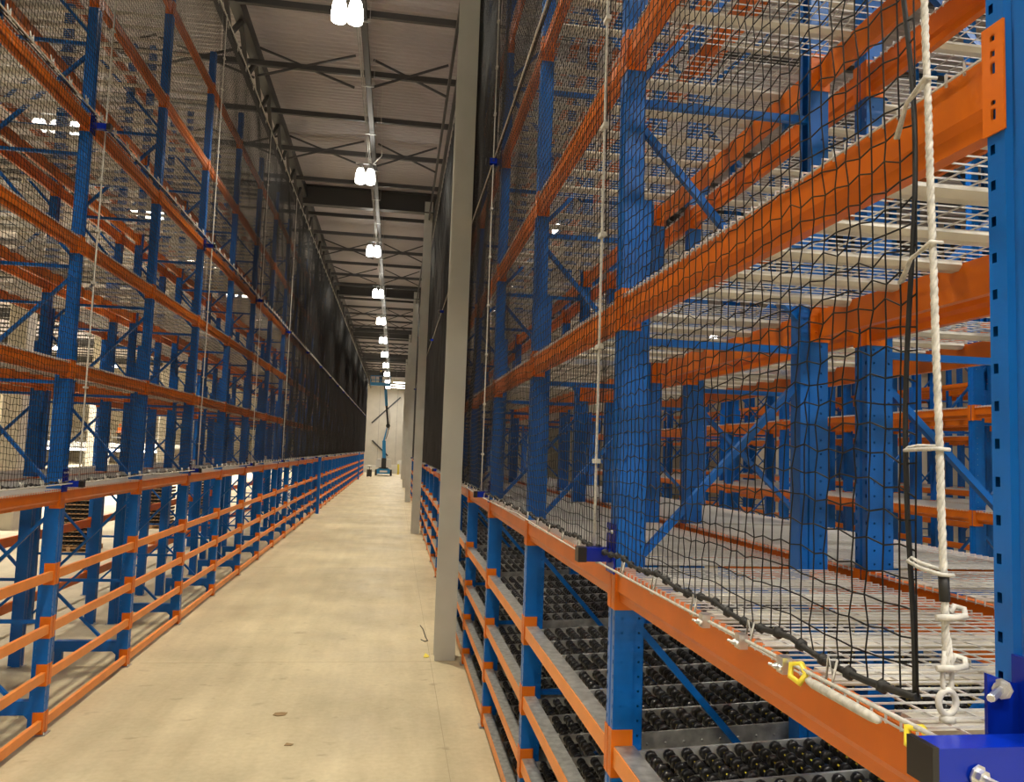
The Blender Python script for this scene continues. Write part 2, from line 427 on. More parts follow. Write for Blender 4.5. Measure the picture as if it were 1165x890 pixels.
for d_, row, k, lv, side, xb, yy, s in cand[:300]:
    o = ob('shelf_beam', BEAM[s], None, (xb, yy + PW, LV[lv]))
    near = row == 'A1' and k <= 1 and side == 'front'
    beam_parts(o, 'S' if near and lv else ('D' if lv == 0 else 'L'), s)
    n = k - FB[row]
    thing(o, f'orange {NAMEL[lv]} {side} beam, {ORD[n]} bay from camera, {SHORT[row]}', 'shelf beam', f'shelf beams of the {ROWTXT[row]}')
far = MB()
c0 = conn_mesh(0.035, -0.185, False, 0); c1 = conn_mesh(0.035, -0.185, False, 1)
unit = MB(); unit.extend(BEAM_MB); unit.extend(c0); unit.extend(c1); unitm = unit.flipx()
for d_, row, k, lv, side, xb, yy, s in cand[300:]:
    if row in ('A2', 'D2') and d_ > 75: continue
    far.extend(unit if s > 0 else unitm, (xb, yy + PW, LV[lv]))
thing(ob('distant_shelf_beams', far.mesh('distant_shelf_beams', M['orange'])), 'distant orange shelf beams crowding together deep inside the racks', 'shelf beams', kind='stuff')

# low rails
for row, (x, sx, dk, rng) in ROWS.items():
    if row in ('A1', 'D1'):
        for k in list(rng)[:-1]:
            if row == 'D1' and k in (13,): pass
            for i, z in enumerate(RL):
                o = ob('barrier_rail', RAIL[sx], None, (x, yk(k) + PW, z))
                beam_parts(o, 'T' if (row == 'A1' and k <= 2) else 'R', sx, tray=(row == 'A1'))
                n = k - FB[row]
                w = 'rail with galvanised top' if row == 'A1' else 'barrier rail'
                if n < 14: lab = f'{NAMER[i]} orange {w} below deck, {ORD[n]} bay from camera, {ROWTXT[row]}'
                else: lab = f'{NAMER[i]} of the thin orange rails far down the {ROWTXT[row]}'
                thing(o, lab, 'rail', f'low orange rails of the {ROWTXT[row]}')
    elif row in ('D2', 'C1', 'B1'):
        # lower beams set in the second row: rear of D2, front of the far racks
        ks = list(rng)[:-1][:10] if row != 'D2' else range(3, 14)
        for k in ks:
            if k < FB[row]: continue
            for i in ((0, 2) if row == 'D2' else (0, 1)):
                xb, s = (x + sx * DEPTH[dk], -sx) if row == 'D2' else (x, sx)
                o = ob('inner_rail', BEAM[s], None, (xb, yk(k) + YO[row] + PW, RL[i] + 0.05 - (0.25 if row == 'D2' else 0)))
                beam_parts(o, 'L', s)
                n = k - FB[row]
                thing(o, f'{"upper" if i == 0 else "lower"} dark orange rail under deck, {ORD[n]} bay from camera, {SHORT[row]}', 'rail', f'inner rails of the {ROWTXT[row]}')

# wire decks
def add_deck(row, k, lv, full):
    x, sx, dk, rng = ROWS[row]
    o = ob('wire_deck', WIRES[dk][sx], None, (x, yk(k) + YO[row] + PW, LV[lv]))
    if full:
        for y in CH_Y: ob('support_channel', CHAN[dk][sx], o, (0, y, 0))
    else: ob('support_channels', CHALL[dk][sx], o)
    n = k - FB[row]
    thing(o, f'white wire mesh {NAMEL[lv]} shelf, {ORD[n]} bay from camera, {SHORT[row]}', 'wire deck', f'wire decks of the {ROWTXT[row]}')
ndk = 0; rest = []
for row, (x, sx, dk, rng) in ROWS.items():
    for k in list(rng)[:-1]:
        yy = yk(k) + YO[row]
        if k < FB[row]: continue
        for lv in (range(6) if row[0] in 'AD' else range(2)):
            lim = {'A1': 9, 'A2': 7, 'D1': 15, 'D2': 11}.get(row, 8 + rng[0])
            if k < lim:
                add_deck(row, k, lv, (row == 'A1' and k <= 3 and lv <= 3) or (row == 'D1' and k <= 4) or (row == 'A2' and k <= 2 and lv <= 2)); ndk += 1
            elif row in ('A1', 'D1') or k < 16: rest.append((row, k, lv))
far = MB(); farc = MB()
for row, k, lv in rest:
    x, sx, dk, rng = ROWS[row]
    if not (lv == 0 or k < 22): continue
    a, b = WIRES_MB[dk], CHALL[dk, 'mb']
    if sx < 0: a, b = a.flipx(), b.flipx()
    far.extend(a, (x, yk(k) + YO[row] + PW, LV[lv])); farc.extend(b, (x, yk(k) + YO[row] + PW, LV[lv]))
o = ob('distant_wire_decks', far.mesh('distant_wire_decks', M['wire']))
ob('support_channels', farc.mesh('distant_support_channels', M['chan']), o)
thing(o, 'distant white wire mesh shelves merging together deep inside the racks', 'wire decks', kind='stuff')

# ------------------------------------------------------------------ roller lanes (wheel beds) under the deck of the roller-bed rack
LANE_W = (BL - 0.04) / 6; LANE_L = 2.62
def wheel_row():
    mb = MB()
    mb.tube([(0, 0.012, 0), (0, LANE_W - 0.012, 0)], 0.005, 5, mi=1)
    for j in range(5):
        y = 0.050 + j * (LANE_W - 0.10) / 4 - 0.016
        mb.lathe((0, y, 0), (0, 1, 0), [(0, 0.010), (0, 0.026), (0.005, 0.032), (0.028, 0.032), (0.033, 0.026), (0.033, 0.010), (0.040, 0.010)], 10)
    return mb
ROW_MB = wheel_row(); ROW_ME = ROW_MB.mesh('wheel_row', [M['black'], M['yellow']])
NAX = 27
def lane_rail(end=False):
    mb = MB(); h = 0.018
    mb.prism([(0, -0.004, -0.05), (0, 0.014, -0.05), (0, 0.014, -0.047), (0, -0.001, -0.047), (0, -0.001, h - 0.003), (0, 0.014, h - 0.003), (0, 0.014, h), (0, -0.004, h)], (LANE_L, 0, 0.0)); return mb
LRAIL = lane_rail().mesh('lane_rail', M['galv2'])
bed = MB()
for i in range(NAX): bed.extend(ROW_MB, (0.06 + i * (LANE_L - 0.1) / (NAX - 1), 0, 0))
BED_ME = bed.mesh('wheel_bed', [M['black'], M['yellow']])
TILT = math.atan(0.05)
LVW = ['upper', 'second', 'third', 'lowest']
for k in range(0, 8):
    for i, z in enumerate(RL):
        for j in range(6):
            r = ob('roller_lane', None, None, (XR + 0.13, yk(k) + PW + 0.022 + j * LANE_W, z - 0.035)); r.rotation_euler = (0, -TILT, 0); r.empty_display_size = 0.1
            ob('side_rail', LRAIL, r)
            if j == 5: ob('side_rail', LRAIL, r, (0, LANE_W - 0.010, 0))
            if k <= 1 and i == 0 and j >= 1:
                for a in range(NAX): ob('wheel_row', ROW_ME, r, (0.06 + a * (LANE_L - 0.1) / (NAX - 1), 0, 0))
            else: ob('wheel_bed', BED_ME, r)
            thing(r, f'black-wheeled roller lane, {LVW[i]} bed, {ORD[j]} lane of {ORD[k]} bay, under roller-bed rack deck', 'roller lane', 'roller lanes under the roller-bed rack deck')
# cross channels carrying the lanes
mb = MB(); mb.prism([(0, 0, -0.10), (0.05, 0, -0.10), (0.05, 0, -0.097), (0.003, 0, -0.097), (0.003, 0, -0.003), (0.05, 0, -0.003), (0.05, 0, 0), (0, 0, 0)], (0, BL - 0.006, 0)); CROSS = mb.mesh('lane_support_channel', M['galv2'])
mb = MB(); mb.prism([(0, 0, -0.11), (0, 0.013, -0.11), (0, 0.013, -0.107), (0, 0.003, -0.107), (0, 0.003, 0.037), (0, 0.013, 0.037), (0, 0.013, 0.04), (0, 0, 0.04)], (2.5, 0, 0))
for i in range(24): mb.lathe((0.06 + i * 0.104, -0.002, -0.02), (0, 1, 0), [(0, 0.008), (0.004, 0.008)], 6)
SIDECH = mb.mesh('bay_divider_channel', M['galv'])
for k in range(0, 8):
    for i, z in enumerate(RL):
        for j, xx in enumerate((XR + 0.95, 2.66, XR + 2.55)):
            o = ob('lane_support_channel', CROSS, None, (xx, yk(k) + PW + 0.003, z - 0.09 + (xx - XR - 0.13) * 0.05))
            thing(o, f'galvanised channel carrying the {LVW[i]} roller bed, {ORD[k]} bay from camera, {["front","middle","back"][j]} one', 'channel', 'channels under the roller beds')
        if k > 0:
            o = ob('bay_divider_channel', SIDECH, None, (XR + 0.17, yk(k) + PW + 0.004, z - 0.02)); o.rotation_euler = (0, -TILT, 0)
            thing(o, f'galvanised riveted channel along edge of {LVW[i]} roller bed, {ORD[k]} bay from camera', 'channel', 'edge channels of the roller beds')

# ------------------------------------------------------------------ safety nets
def net_arrays(W, Hh, cell=0.06, seed=0, sag=0.035):
    rng = np.random.default_rng(seed)
    nc = int(round(W / cell)) + 1; nr = int(round(Hh / cell)) + 1
    cy = np.linspace(0, W, nc); cz = np.linspace(0, Hh, nr)
    Yg, Zg = np.meshgrid(cy, cz, indexing='ij')
    def smooth(a, n):
        for _ in range(n):
            a = (a + np.roll(a, 1, 0) + np.roll(a, -1, 0) + np.roll(a, 1, 1) + np.roll(a, -1, 1)) / 5
        return a
    f1 = smooth(rng.normal(size=Yg.shape), 30); f1 /= f1.std() + 1e-9
    f2 = smooth(rng.normal(size=Yg.shape), 30); f2 /= f2.std() + 1e-9
    f3 = smooth(rng.normal(size=Yg.shape), 60); f3 /= f3.std() + 1e-9
    jit = rng.normal(size=Yg.shape) * 0.0045; jit2 = rng.normal(size=Yg.shape) * 0.0050
    I_, J_ = np.indices(Yg.shape); alt = np.where((I_ + J_) % 2 == 0, 1.0, -1.0); jit = jit + alt * 0.0035; jit2 = jit2 + alt * 0.0055
    edge = np.minimum(1, np.minimum(Zg, Hh - Zg) / 0.4)
    Xn = f3 * 0.008 * edge
    Yn = Yg + (f1 * 0.010 + jit) * np.minimum(1, np.minimum(Yg, W - Yg) / 0.3)
    Zn = Zg + (f2 * 0.012 + jit2) * edge
    # scalloped hang between the lashings and slack towards the foot
    Zn = Zn - sag * np.abs(np.sin(Yg * PI / 0.55)) * np.exp(-Zg / 0.25) * 0.6 - sag * 0.5 * np.exp(-Zg / 0.25)
    Zn = Zn + 0.015 * np.sin((Yg + 0.3 * Zg) * 2.2) * edge
    return Xn, Yn, Zn
def net_mesh(name, W, Hh, seed, r=0.0026):
    Xn, Yn, Zn = net_arrays(W, Hh, seed=seed)
    nc, nr = Xn.shape; P = np.stack([Xn, Yn, Zn], -1)
    def tri(Pl, a, b):
        """Pl (lines, nodes, 3): triangular cords"""
        L, N, _ = Pl.shape
        a = np.array(a); b = np.array(b)
        ring = np.stack([Pl + r * (math.cos(t) * a + math.sin(t) * b) for t in (0.5, 0.5 + 2 * PI / 3, 0.5 + 4 * PI / 3)], 2)
        vs = ring.reshape(-1, 3)
        idx = np.arange(L * N * 3).reshape(L, N, 3)
        q = []
        for k in range(3):
            k2 = (k + 1) % 3
            q.append(np.stack([idx[:, :-1, k], idx[:, :-1, k2], idx[:, 1:, k2], idx[:, 1:, k]], -1).reshape(-1, 4))
        return vs, np.concatenate(q)
    v1, q1 = tri(P, (1, 0, 0), (0, 1, 0)); v2, q2 = tri(P.transpose(1, 0, 2), (1, 0, 0), (0, 0, 1))
    V = np.concatenate([v1, v2]); Q = np.concatenate([q1, q2 + len(v1)])
    me = bpy.data.meshes.new(name); me.vertices.add(len(V)); me.vertices.foreach_set('co', V.astype(np.float32).ravel())
    me.loops.add(Q.size); me.loops.foreach_set('vertex_index', Q.astype(np.int32).ravel())
    me.polygons.add(len(Q)); me.polygons.foreach_set('loop_start', np.arange(0, Q.size, 4, dtype=np.int32))
    me.polygons.foreach_set('loop_total', np.full(len(Q), 4, dtype=np.int32))
    me.materials.append(M['net']); me.update(calc_edges=True); me.validate()
    bottom = [tuple(P[i, 0]) for i in range(nc)]
    return me, bottom, P
def border(bottom, Hh, W, P, left=False):
    mb = MB(); mb.tube([(p[0] - 0.002, p[1], p[2]) for p in bottom], 0.009, 6)
    rng = random.Random(3)
    for i in range(2, len(bottom) - 1, 2):                            # knots where the cords are laced round the border
        p = bottom[i]; mb.lathe((p[0], p[1] - 0.012, p[2]), (0, 1, 0), [(0, 0.009), (0.006, 0.016), (0.018, 0.016 + rng.random() * 0.005), (0.024, 0.009)], 6)
    top = MB(); top.tube([tuple(q) for q in P[:, -1]], 0.007, 5)
    return mb.mesh('border_cord', M['cord']), top.mesh('top_cord', M['cord'])
W2 = 2 * PITCH - 0.10; HLO, HUP = 4.24, 4.50
ZN0 = 2.83; ZN1 = 7.14
NETS = {}
for nm, W, Hh, sd, rr_ in (('a', W2, HLO, 1, 0.0027), ('b', W2, HLO, 2, 0.0030), ('u', W2, HUP, 3, 0.0030), ('n', 2.62, HLO, 4, 0.0025), ('nu', 2.62, HUP, 5, 0.0027), ('fa', W2, HLO, 6, 0.0038), ('fu', W2, HUP, 7, 0.0042)):
    me, bot, P = net_mesh('net_cords', W, Hh, sd, rr_)
    NETS[nm] = (me,) + border(bot, Hh, W, P)
def add_net(nm, x, y, z, label, group):
    me, bo, to = NETS[nm]
    o = ob('safety_net', me, None, (x, y, z)); ob('border_cord', bo, o); ob('top_cord', to, o)
    thing(o, label, 'safety net', group); return o
XN = XR - 0.06; XNL = XL + 0.07
G = 'black safety nets on the roller-bed rack'
nn = add_net('n', XN, 1.545, ZN0, 'black net over the nearest bay of roller-bed rack, lower tier, beside white rope', G)
add_net('nu', XN, 1.545, ZN1, 'black net high over the nearest bay of roller-bed rack, upper tier', G)
# heavy black cord down the free edge of the nearest net
me_, bo_, P = net_mesh('tmp', 2.62, HLO, 4)
mb = MB(); ed = [tuple(q) for q in P[0]]
mb.tube([(p[0], p[1] + 0.03 - 0.02 * math.cos(p[2] * 5.2) - 0.012 * math.sin(p[2] * 2.1), p[2]) for p in ed], 0.0062, 6)
ob('edge_cord', mb.mesh('edge_cord', M['cord']), nn)
nb = 0
for k in range(1, 34, 2):
    y = yk(k) + 0.11; n = (k - 1) // 2
    a, u = ('a' if n % 2 == 0 else 'b') if n < 2 else 'fa', 'u' if n < 1 else 'fu'
    if n < 5:
        la = f'black net on roller-bed rack, lower tier, {ORD[n + 1]} panel from camera'; lu = f'black net on roller-bed rack, upper tier, {ORD[n + 1]} panel from camera'
    else: la = 'black net on roller-bed rack far beyond the first grey column, lower tier'; lu = 'black net on roller-bed rack far beyond the first grey column, upper tier'
    add_net(a, XN, y, ZN0, la, G); add_net(u, XN, y, ZN1, lu, G)
G = 'black safety nets on the open-bottomed rack'
for k in range(1, 35, 2):
    y = yk(k) + 0.11; n = (k - 1) // 2
    a, u = ('b' if n % 2 == 0 else 'a') if n < 4 else 'fa', 'u' if n < 2 else 'fu'
    if n < 10:
        la = f'black net on open-bottomed rack, lower tier, {ORD[n]} panel from camera'; lu = f'black net on open-bottomed rack, upper tier, {ORD[n]} panel from camera'
    else: la = 'black net on open-bottomed rack near the blue boom lift, lower tier'; lu = 'black net on open-bottomed rack near the blue boom lift, upper tier'
    add_net(a, XNL, y, ZN0, la, G); add_net(u, XNL, y, ZN1, lu, G)

# ------------------------------------------------------------------ net brackets, ropes
def bracket(x, y, z, sx, reach, label, grp, detail):
    """square arm standing off the post face towards the aisle (-sx), plate on the post, cap on the free end"""
    r = ob('net_bracket', None, None, (x, y, z)); r.empty_display_size = 0.1
    w = 0.062 if detail else 0.07; cl = 0.012 if detail else 0.046
    mb = MB(); mb.box(-sx * 0.006, -w / 2, -w, -sx * (reach - cl + 0.001), w / 2, 0) if sx < 0 else mb.box(-(reach - cl + 0.001), -w / 2, -w, -0.006, w / 2, 0)
    ob('arm', mb.mesh('bracket_arm', M['blue_bright']), r)
    mb = MB(); mb.box(min(-sx * reach, -sx * (reach - cl)), -w / 2 - 0.003, -w - 0.003, max(-sx * reach, -sx * (reach - cl)), w / 2 + 0.003, 0.003)
    ob('end_cap', mb.mesh('bracket_end_cap', M['cap']), r)
    mb = MB(); x0, x1 = (-0.017, -0.009) if sx > 0 else (0.009, 0.017)
    mb.box(x0, -0.075, -0.13, x1, 0.075, 0.13); ob('face_plate', mb.mesh('bracket_plate', M['blue_bright']), r)
    if detail:
        # gusset plate standing beside the post and its bolts
        mb = MB(); mb.prism([(-0.08, 0.06, -0.10), (0.16, 0.06, -0.10), (0.16, 0.06, 0.045), (0.01, 0.06, 0.07), (-0.08, 0.06, 0.098)], (0, 0.008, 0))
        ob('gusset_plate', mb.mesh('bracket_gusset', M['blue_bright']), r)
        def bolt(p, d, L):
            m = MB(); d = Vector(d); p = Vector(p)
            m.lathe(p, d, [(0, 0.019), (0.003, 0.019), (0.003, 0.014), (0.014, 0.014), (0.014, 0.0075), (L, 0.0075), (L + 0.002, 0.006)], 8, smooth=False)
            ob('bolt', m.mesh('bracket_bolt', M['zinc']), r)
        bolt((-0.055, 0.055, 0.072), (-0.75, -0.6, 0), 0.085); bolt((0.0, 0.055, 0.03), (0.6, -0.8, 0), 0.12)
        bolt((-reach + 0.085, -w / 2, -0.045), (0.25, -1, -0.1), 0.045); bolt((-0.03, -w / 2, -0.11), (0.6, -0.8, 0), 0.09)
        m = MB(); m.tube([(-reach + 0.11, -0.01, -w), (-reach + 0.11, -0.01, -w - 0.14)], 0.008, 8)
        ob('drop_rod', m.mesh('bracket_drop_rod', M['zinc']), r)
    else:
        mb = MB()
        for q in (-0.045, 0.045):
            mb.lathe((x0 if sx > 0 else x1, q, 0.09), (-sx, 0, 0), [(0, 0.012), (0.012, 0.012), (0.012, 0.006), (0.04, 0.006)], 6)
        ob('bolts', mb.mesh('bracket_bolts', M['zinc']), r)
    return thing(r, label, 'bracket', grp)
GB = 'blue net brackets on the racks'
bracket(XR, yk(0) - 0.015, 2.825, 1, 0.262, 'large blue net bracket with black end cap and bolts on nearest post', GB, True)
odd = [k for k in range(1, 34, 2)]
for k in odd:
    n = (k - 1) // 2
    for z, w in ((2.81, 'deck height'), (7.02, 'mid-height')):
        la = f'blue net bracket at {w} on roller-bed rack, {ORD[n + (1 if z < 3 else 0)]} from camera' if n < 6 else f'small distant blue net bracket at {w} on roller-bed rack'
        bracket(XR, yk(k) + 0.06, z, 1, 0.20, la, GB, False)
for k in range(3, 34, 2):
    n = (k - 3) // 2
    for z, w in ((2.81, 'deck height'), (7.02, 'mid-height')):
        la = f'blue net bracket at {w} on open-bottomed rack, {ORD[n]} from camera' if n < 8 else f'small distant blue net bracket at {w} on open-bottomed rack'
        bracket(XL, yk(k) + 0.06, z, -1, 0.22, la, GB, False)

def rope_run(name, x, z, y0, y1, r, dip, label, tie_every, tie_h, clip_dx, cat='rope'):
    mb = MB(); pts = []; n = int((y1 - y0) / 0.45)
    for i in range(n + 1):
        y = y0 + (y1 - y0) * i / n
        t = ((y - Y0) / (2 * PITCH)) % 1.0
        pts.append((x, y, z - dip * 4 * t * (1 - t)))
    mb.tube(pts, r, 6)
    o = ob(name, mb.mesh(name, M['rope']))
    ties = MB()
    for (px, py, pz) in pts[1::tie_every]:
        w_ = 0.02 if x > 0 else 0.035
        ties.tube([(px, py - 0.012, pz - 0.012), (px + clip_dx, py - w_, pz + tie_h), (px + clip_dx * 1.2, py, pz + 0.01), (px + clip_dx, py + w_, pz + tie_h), (px, py + 0.012, pz - 0.012)], 0.0035 if x > 0 else 0.0065, 4)
    t = ob('lashings', ties.mesh('rope_lashings', M['rope']), o); t['kind'] = 'stuff'
    thing(o, label, cat, 'white ropes holding the nets'); return o
near_rope = rope_run('tension_rope', XN - 0.024, 2.765, 1.40, 95.0, 0.006, 0.03, 'white tension rope with turnbuckle along front edge of roller-bed rack deck', 1, 0.06, 0.012)
rope_run('tension_rope', XN - 0.024, 7.09, 1.40, 95.0, 0.008, 0.02, 'white lashed rope joining net tiers at mid-height of roller-bed rack', 1, 0.035, 0.012)
rope_run('tension_rope', XN - 0.024, 11.62, 1.40, 95.0, 0.008, 0.02, 'white rope along the top of the roller-bed rack nets', 1, -0.09, 0.012)
rope_run('tension_rope', XNL + 0.035, 2.80, 7.0, 95.0, 0.007, 0.02, 'white rope along deck edge of open-bottomed rack', 1, 0.06, -0.012)
rope_run('tension_rope', XNL + 0.035, 7.09, 6.0, 95.0, 0.008, 0.02, 'white lashed rope joining net tiers at mid-height of open-bottomed rack', 1, 0.085, -0.012)
rope_run('tension_rope', XNL + 0.035, 11.62, 6.0, 95.0, 0.012, 0.03, 'white rope along the top of the open-bottomed rack nets', 2, -0.12, -0.012)
# turnbuckle, clamps and yellow clips of the nearest rope
rx, rz = XN - 0.026, 2.765
def blob(name, m, prof, c, ax=(0, 1, 0), n=8):
    mb = MB(); mb.lathe(c, ax, prof, n); ob(name, mb.mesh(name, m), near_rope)
blob('turnbuckle', M['rope'], [(0, 0.005), (0.012, 0.010), (0.03, 0.012), (0.27, 0.013), (0.30, 0.009), (0.31, 0.006)], (rx - 0.006, 1.63, rz - 0.03))
for yy in (1.50, 1.985):
    mb = MB(); mb.tube([(rx, yy - 0.03, rz - 0.02), (rx - 0.012, yy - 0.02, rz - 0.045), (rx - 0.014, yy + 0.025, rz - 0.04), (rx - 0.004, yy + 0.04, rz - 0.012), (rx + 0.01, yy + 0.01, rz - 0.004)], 0.0085, 6, closed=True)
    ob('yellow_clip', mb.mesh('yellow_clip', M['yellow']), near_rope)
for yy in (2.06, 2.33, 2.62):
    mb = MB(); mb.box(rx - 0.02, yy - 0.018, rz - 0.045, rx + 0.008, yy + 0.018, rz + 0.0)
    for q in (-0.01, 0.01): mb.lathe((rx - 0.018, yy + q, rz - 0.03), (-1, 0, 0.3), [(0, 0.009), (0.012, 0.009), (0.012, 0.004), (0.03, 0.004)], 6)
    ob('rope_clamp', mb.mesh('rope_clamp', M['zinc']), near_rope)

def vrope(x, y, z0, z1, r, label, detail, lean=0.0):
    mb = MB(); n = int((z1 - z0) / 0.25)
    LEAN = lean
    pts = [(x, y + LEAN * (z0 + (z1 - z0) * i / n - z0), z0 + (z1 - z0) * i / n) for i in range(n + 1)]
    if detail:
        # braided: three strands twisted round each other
        for ph in (0, 2 * PI / 3, 4 * PI / 3):
            pp = []
            m = int((z1 - z0) / 0.009)
            if m > 500: m = 500
            for i in range(m + 1):
                t = i / m; z = z0 + (min(z1, z0 + 4.6) - z0) * t; a = ph + z * 110
                pp.append((x + r * 0.42 * math.cos(a), y + LEAN * (z - z0) + r * 0.42 * math.sin(a), z))
            mb.tube(pp, r * 0.62, 5)
        if z1 > z0 + 4.6: mb.tube([p for p in pts if p[2] > z0 + 4.5], r, 6)
    else: mb.tube(pts, r, 6)
    o = ob('hanging_rope', mb.mesh('hanging_rope', M['rope']))
    t = MB()
    z = z0 + 0.45
    if not detail:
        while z < z1 - 0.3:
            t.box(x - r * 1.9, y - 0.035, z - 0.012, x + r * 1.9, y + 0.035, z + 0.012); z += 0.62
        ob('clips', t.mesh('rope_clips', M['rope']), o)['kind'] = 'stuff'
    return thing(o, label, 'rope', 'hanging white ropes')
vx, vy = 1.045, yk(0) + 0.08
v0 = vrope(vx, vy, 2.915, 11.6, 0.0078, 'thick braided white rope hanging beside nearest blue post', True, 0.035)
# eye, thimble, clamps and ties of the nearest hanging rope
mb = MB(); mb.tube([(vx + 0.018 * math.sin(t), vy, 2.861 + 0.022 * math.cos(t)) for t in np.linspace(0, 2 * PI, 20)[:-1]], 0.0062, 8, closed=True)
mb.lathe((vx, vy, 2.825), (0, 0, 1), [(0, 0.014), (0.008, 0.014), (0.012, 0.009)], 10)
ob('eye_bolt', mb.mesh('eye_bolt', M['rope']), v0)
mb = MB(); mb.tube([(vx - 0.003, vy, 2.955), (vx - 0.009, vy, 2.915), (vx - 0.009, vy, 2.89), (vx, vy, 2.878), (vx + 0.009, vy, 2.89), (vx + 0.010, vy, 2.925), (vx + 0.004, vy, 2.98)], 0.0048, 6)
ob('thimble_loop', mb.mesh('thimble_loop', M['rope']), v0)
for z in (2.925, 3.018):
    mb = MB(); mb.tube([(vx - 0.026, vy - 0.006, z), (vx + 0.008, vy - 0.014, z + 0.002), (vx + 0.032, vy - 0.01, z + 0.004), (vx + 0.04, vy + 0.004, z + 0.014), (vx + 0.026, vy + 0.012, z + 0.018), (vx + 0.01, vy + 0.004, z + 0.006)], 0.0062, 6)
    ob('rope_clamp', mb.mesh('near_rope_clamp', M['rope']), v0)
mb = MB(); mb.tube([(vx, vy + 0.004, 3.046), (vx, vy + 0.007, 3.100)], 0.0098, 8); ob('black_sleeve', mb.mesh('black_sleeve', M['cord']), v0)
for z, up in ((3.096, 0.0), (3.334, 0.0), (3.745, -0.035), (4.09, -0.04), (4.70, 0.0), (5.3, 0.0)):
    vq = vy + 0.035 * (z - 2.915)
    mb = MB(); mb.tube([(vx + 0.013, vq - 0.012, z), (vx - 0.012, vq - 0.010, z + 0.001), (vx + 0.01, vq + 0.08, z + up * 0.3), (vx + 0.06, vq + 0.19, z + up), (vx + 0.075, vq + 0.20, z + up + 0.006), (vx + 0.02, vq + 0.09, z + up * 0.3 + 0.008), (vx + 0.012, vq + 0.012, z + 0.006)], 0.0042, 5)
    ob('white_tie', mb.mesh('white_tie', M['rope']), v0)
for n, k in enumerate(odd):
    la = f'thin white rope hanging down roller-bed rack nets, {ORD[n]} beyond nearest braided rope' if n < 6 else 'thin white rope far down the roller-bed rack nets'
    vrope(XN - 0.045 if n < 2 else XN + 0.045, yk(k) + 0.06, 2.82, 11.6, 0.0075, la, False)
for n, k in enumerate(range(3, 34, 2)):
    la = f'white rope hanging down open-bottomed rack nets, {ORD[n]} from camera' if n < 8 else 'white rope far down the open-bottomed rack nets'
    vrope(XNL + 0.05 if n < 4 else XNL - 0.05, yk(k) + 0.16, 2.82, 11.6, 0.010 if n < 4 else 0.007, la, False)

# ------------------------------------------------------------------ grey steel columns
def column(y, label):
    mb = MB(); x0, x1 = 0.76, 1.085; d = 0.34; z1 = 13.3; t = 0.022
    mb.box(x0, y, 0, x1, y + t, z1); mb.box(x0, y + d - t, 0, x1, y + d, z1)
    xm = (x0 + x1) / 2; mb.box(xm - 0.007, y + t, 0, xm + 0.007, y + d - t, z1)
    o = ob('steel_column', mb.mesh('steel_column', M['colpaint']))
    return thing(o, label, 'column', 'grey steel columns along the aisle', 'thing')
for n, y in enumerate((12.54, 31.0, 49.4, 67.8, 86.2)):
    column(y, f'grey steel column beside the aisle floor, {ORD[n]} from camera')

# ------------------------------------------------------------------ building shell
def plane_obj(name, x0, y0, x1, y1, z, m):
    mb = MB(); mb.box(x0, y0, z - 0.2, x1, y1, z); return struct(ob(name, mb.mesh(name, m)))
plane_obj('floor', -50, -14, 28, 124, 0.0, M['floor'])
mb = MB()
for y in np.arange(-12, 118, 0.20):
    prof = [(0, 13.70), (0.045, 13.62), (0.10, 13.62), (0.145, 13.70), (0.20, 13.70)]
    for (a, b), (c, d) in zip(prof[:-1], prof[1:]): mb.add([(-50, y + a, b), (28, y + a, b), (28, y + c, d), (-50, y + c, d)], [(0, 1, 2, 3)])
mb.box(-50, -14, 13.75, 28, 124, 13.85)
struct(ob('ceiling', mb.mesh('ceiling', M['ceil'])))
def wall(name, x0, y0, x1, y1, m, z1=13.75):
    mb = MB(); mb.box(x0, y0, 0, x1, y1, z1); return struct(ob(name, mb.mesh(name, m)))
w = wall('wall_end', -50, 118, 28, 118.3, M['wall'])
mb = MB()
for x in (-2.55, 0.1, 2.4): mb.box(x - 0.012, 117.985, 0, x + 0.012, 118.0, 13.7)
j = ob('panel_joints', mb.mesh('panel_joints', M['dgrey']), w)
wall('wall_left', -46.3, -14, -46, 118, M['cream']); wall('wall_right', 26, -14, 26.3, 118, M['wall']); wall('wall_back', -50, -14.3, 28, -14, M['wall'])
# floor joints (saw cuts)
mb = MB()
for y in (12.5, 22.0, 31.0, 49.4, 67.8): mb.box(-3.6, y - 0.004, 0, 1.1, y + 0.004, 0.0012)
for x in (0.70,): mb.box(x - 0.003, -6, 0, x + 0.003, 115, 0.0012)
struct(ob('trim_1', mb.mesh('trim_1', mat('joint_filler', (0.33, 0.28, 0.19), 0.8))))
# roof steel
mb = MB()
gy = [12.7 + 18.4 * i for i in range(-1, 6)]
for y in gy:
    mb.box(-46, y - 0.012, 12.85, 26, y + 0.012, 13.6); mb.box(-46, y - 0.17, 12.83, 26, y + 0.17, 12.86); mb.box(-46, y - 0.17, 13.58, 26, y + 0.17, 13.61)
struct(ob('roof_girder', mb.mesh('roof_girder', M['dsteel'])))
mb = MB()
for gi, y in enumerate(gy[:-1]):
    for n in range(1, 7):
        yy = y + 18.4 - 2.83 * n
        mb.bar((-46, yy, 12.92), (26, yy, 12.92), 0.10, 0.14)
        if n in (2, 4):
            for xa, xb in ((-8.6, -6.3), (-6.3, -3.95), (-3.85, -1.45), (-1.0, 0.93), (3.4, 5.8), (5.8, 8.2)):
                mb.bar((xa, yy - 0.06, 12.55), (xb, yy - 0.06, 13.35), 0.05, 0.05); mb.bar((xa, yy + 0.06, 13.35), (xb, yy + 0.06, 12.55), 0.05, 0.05)
struct(ob('roof_purlins', mb.mesh('roof_purlins', M['dsteel'])))
mb = MB()
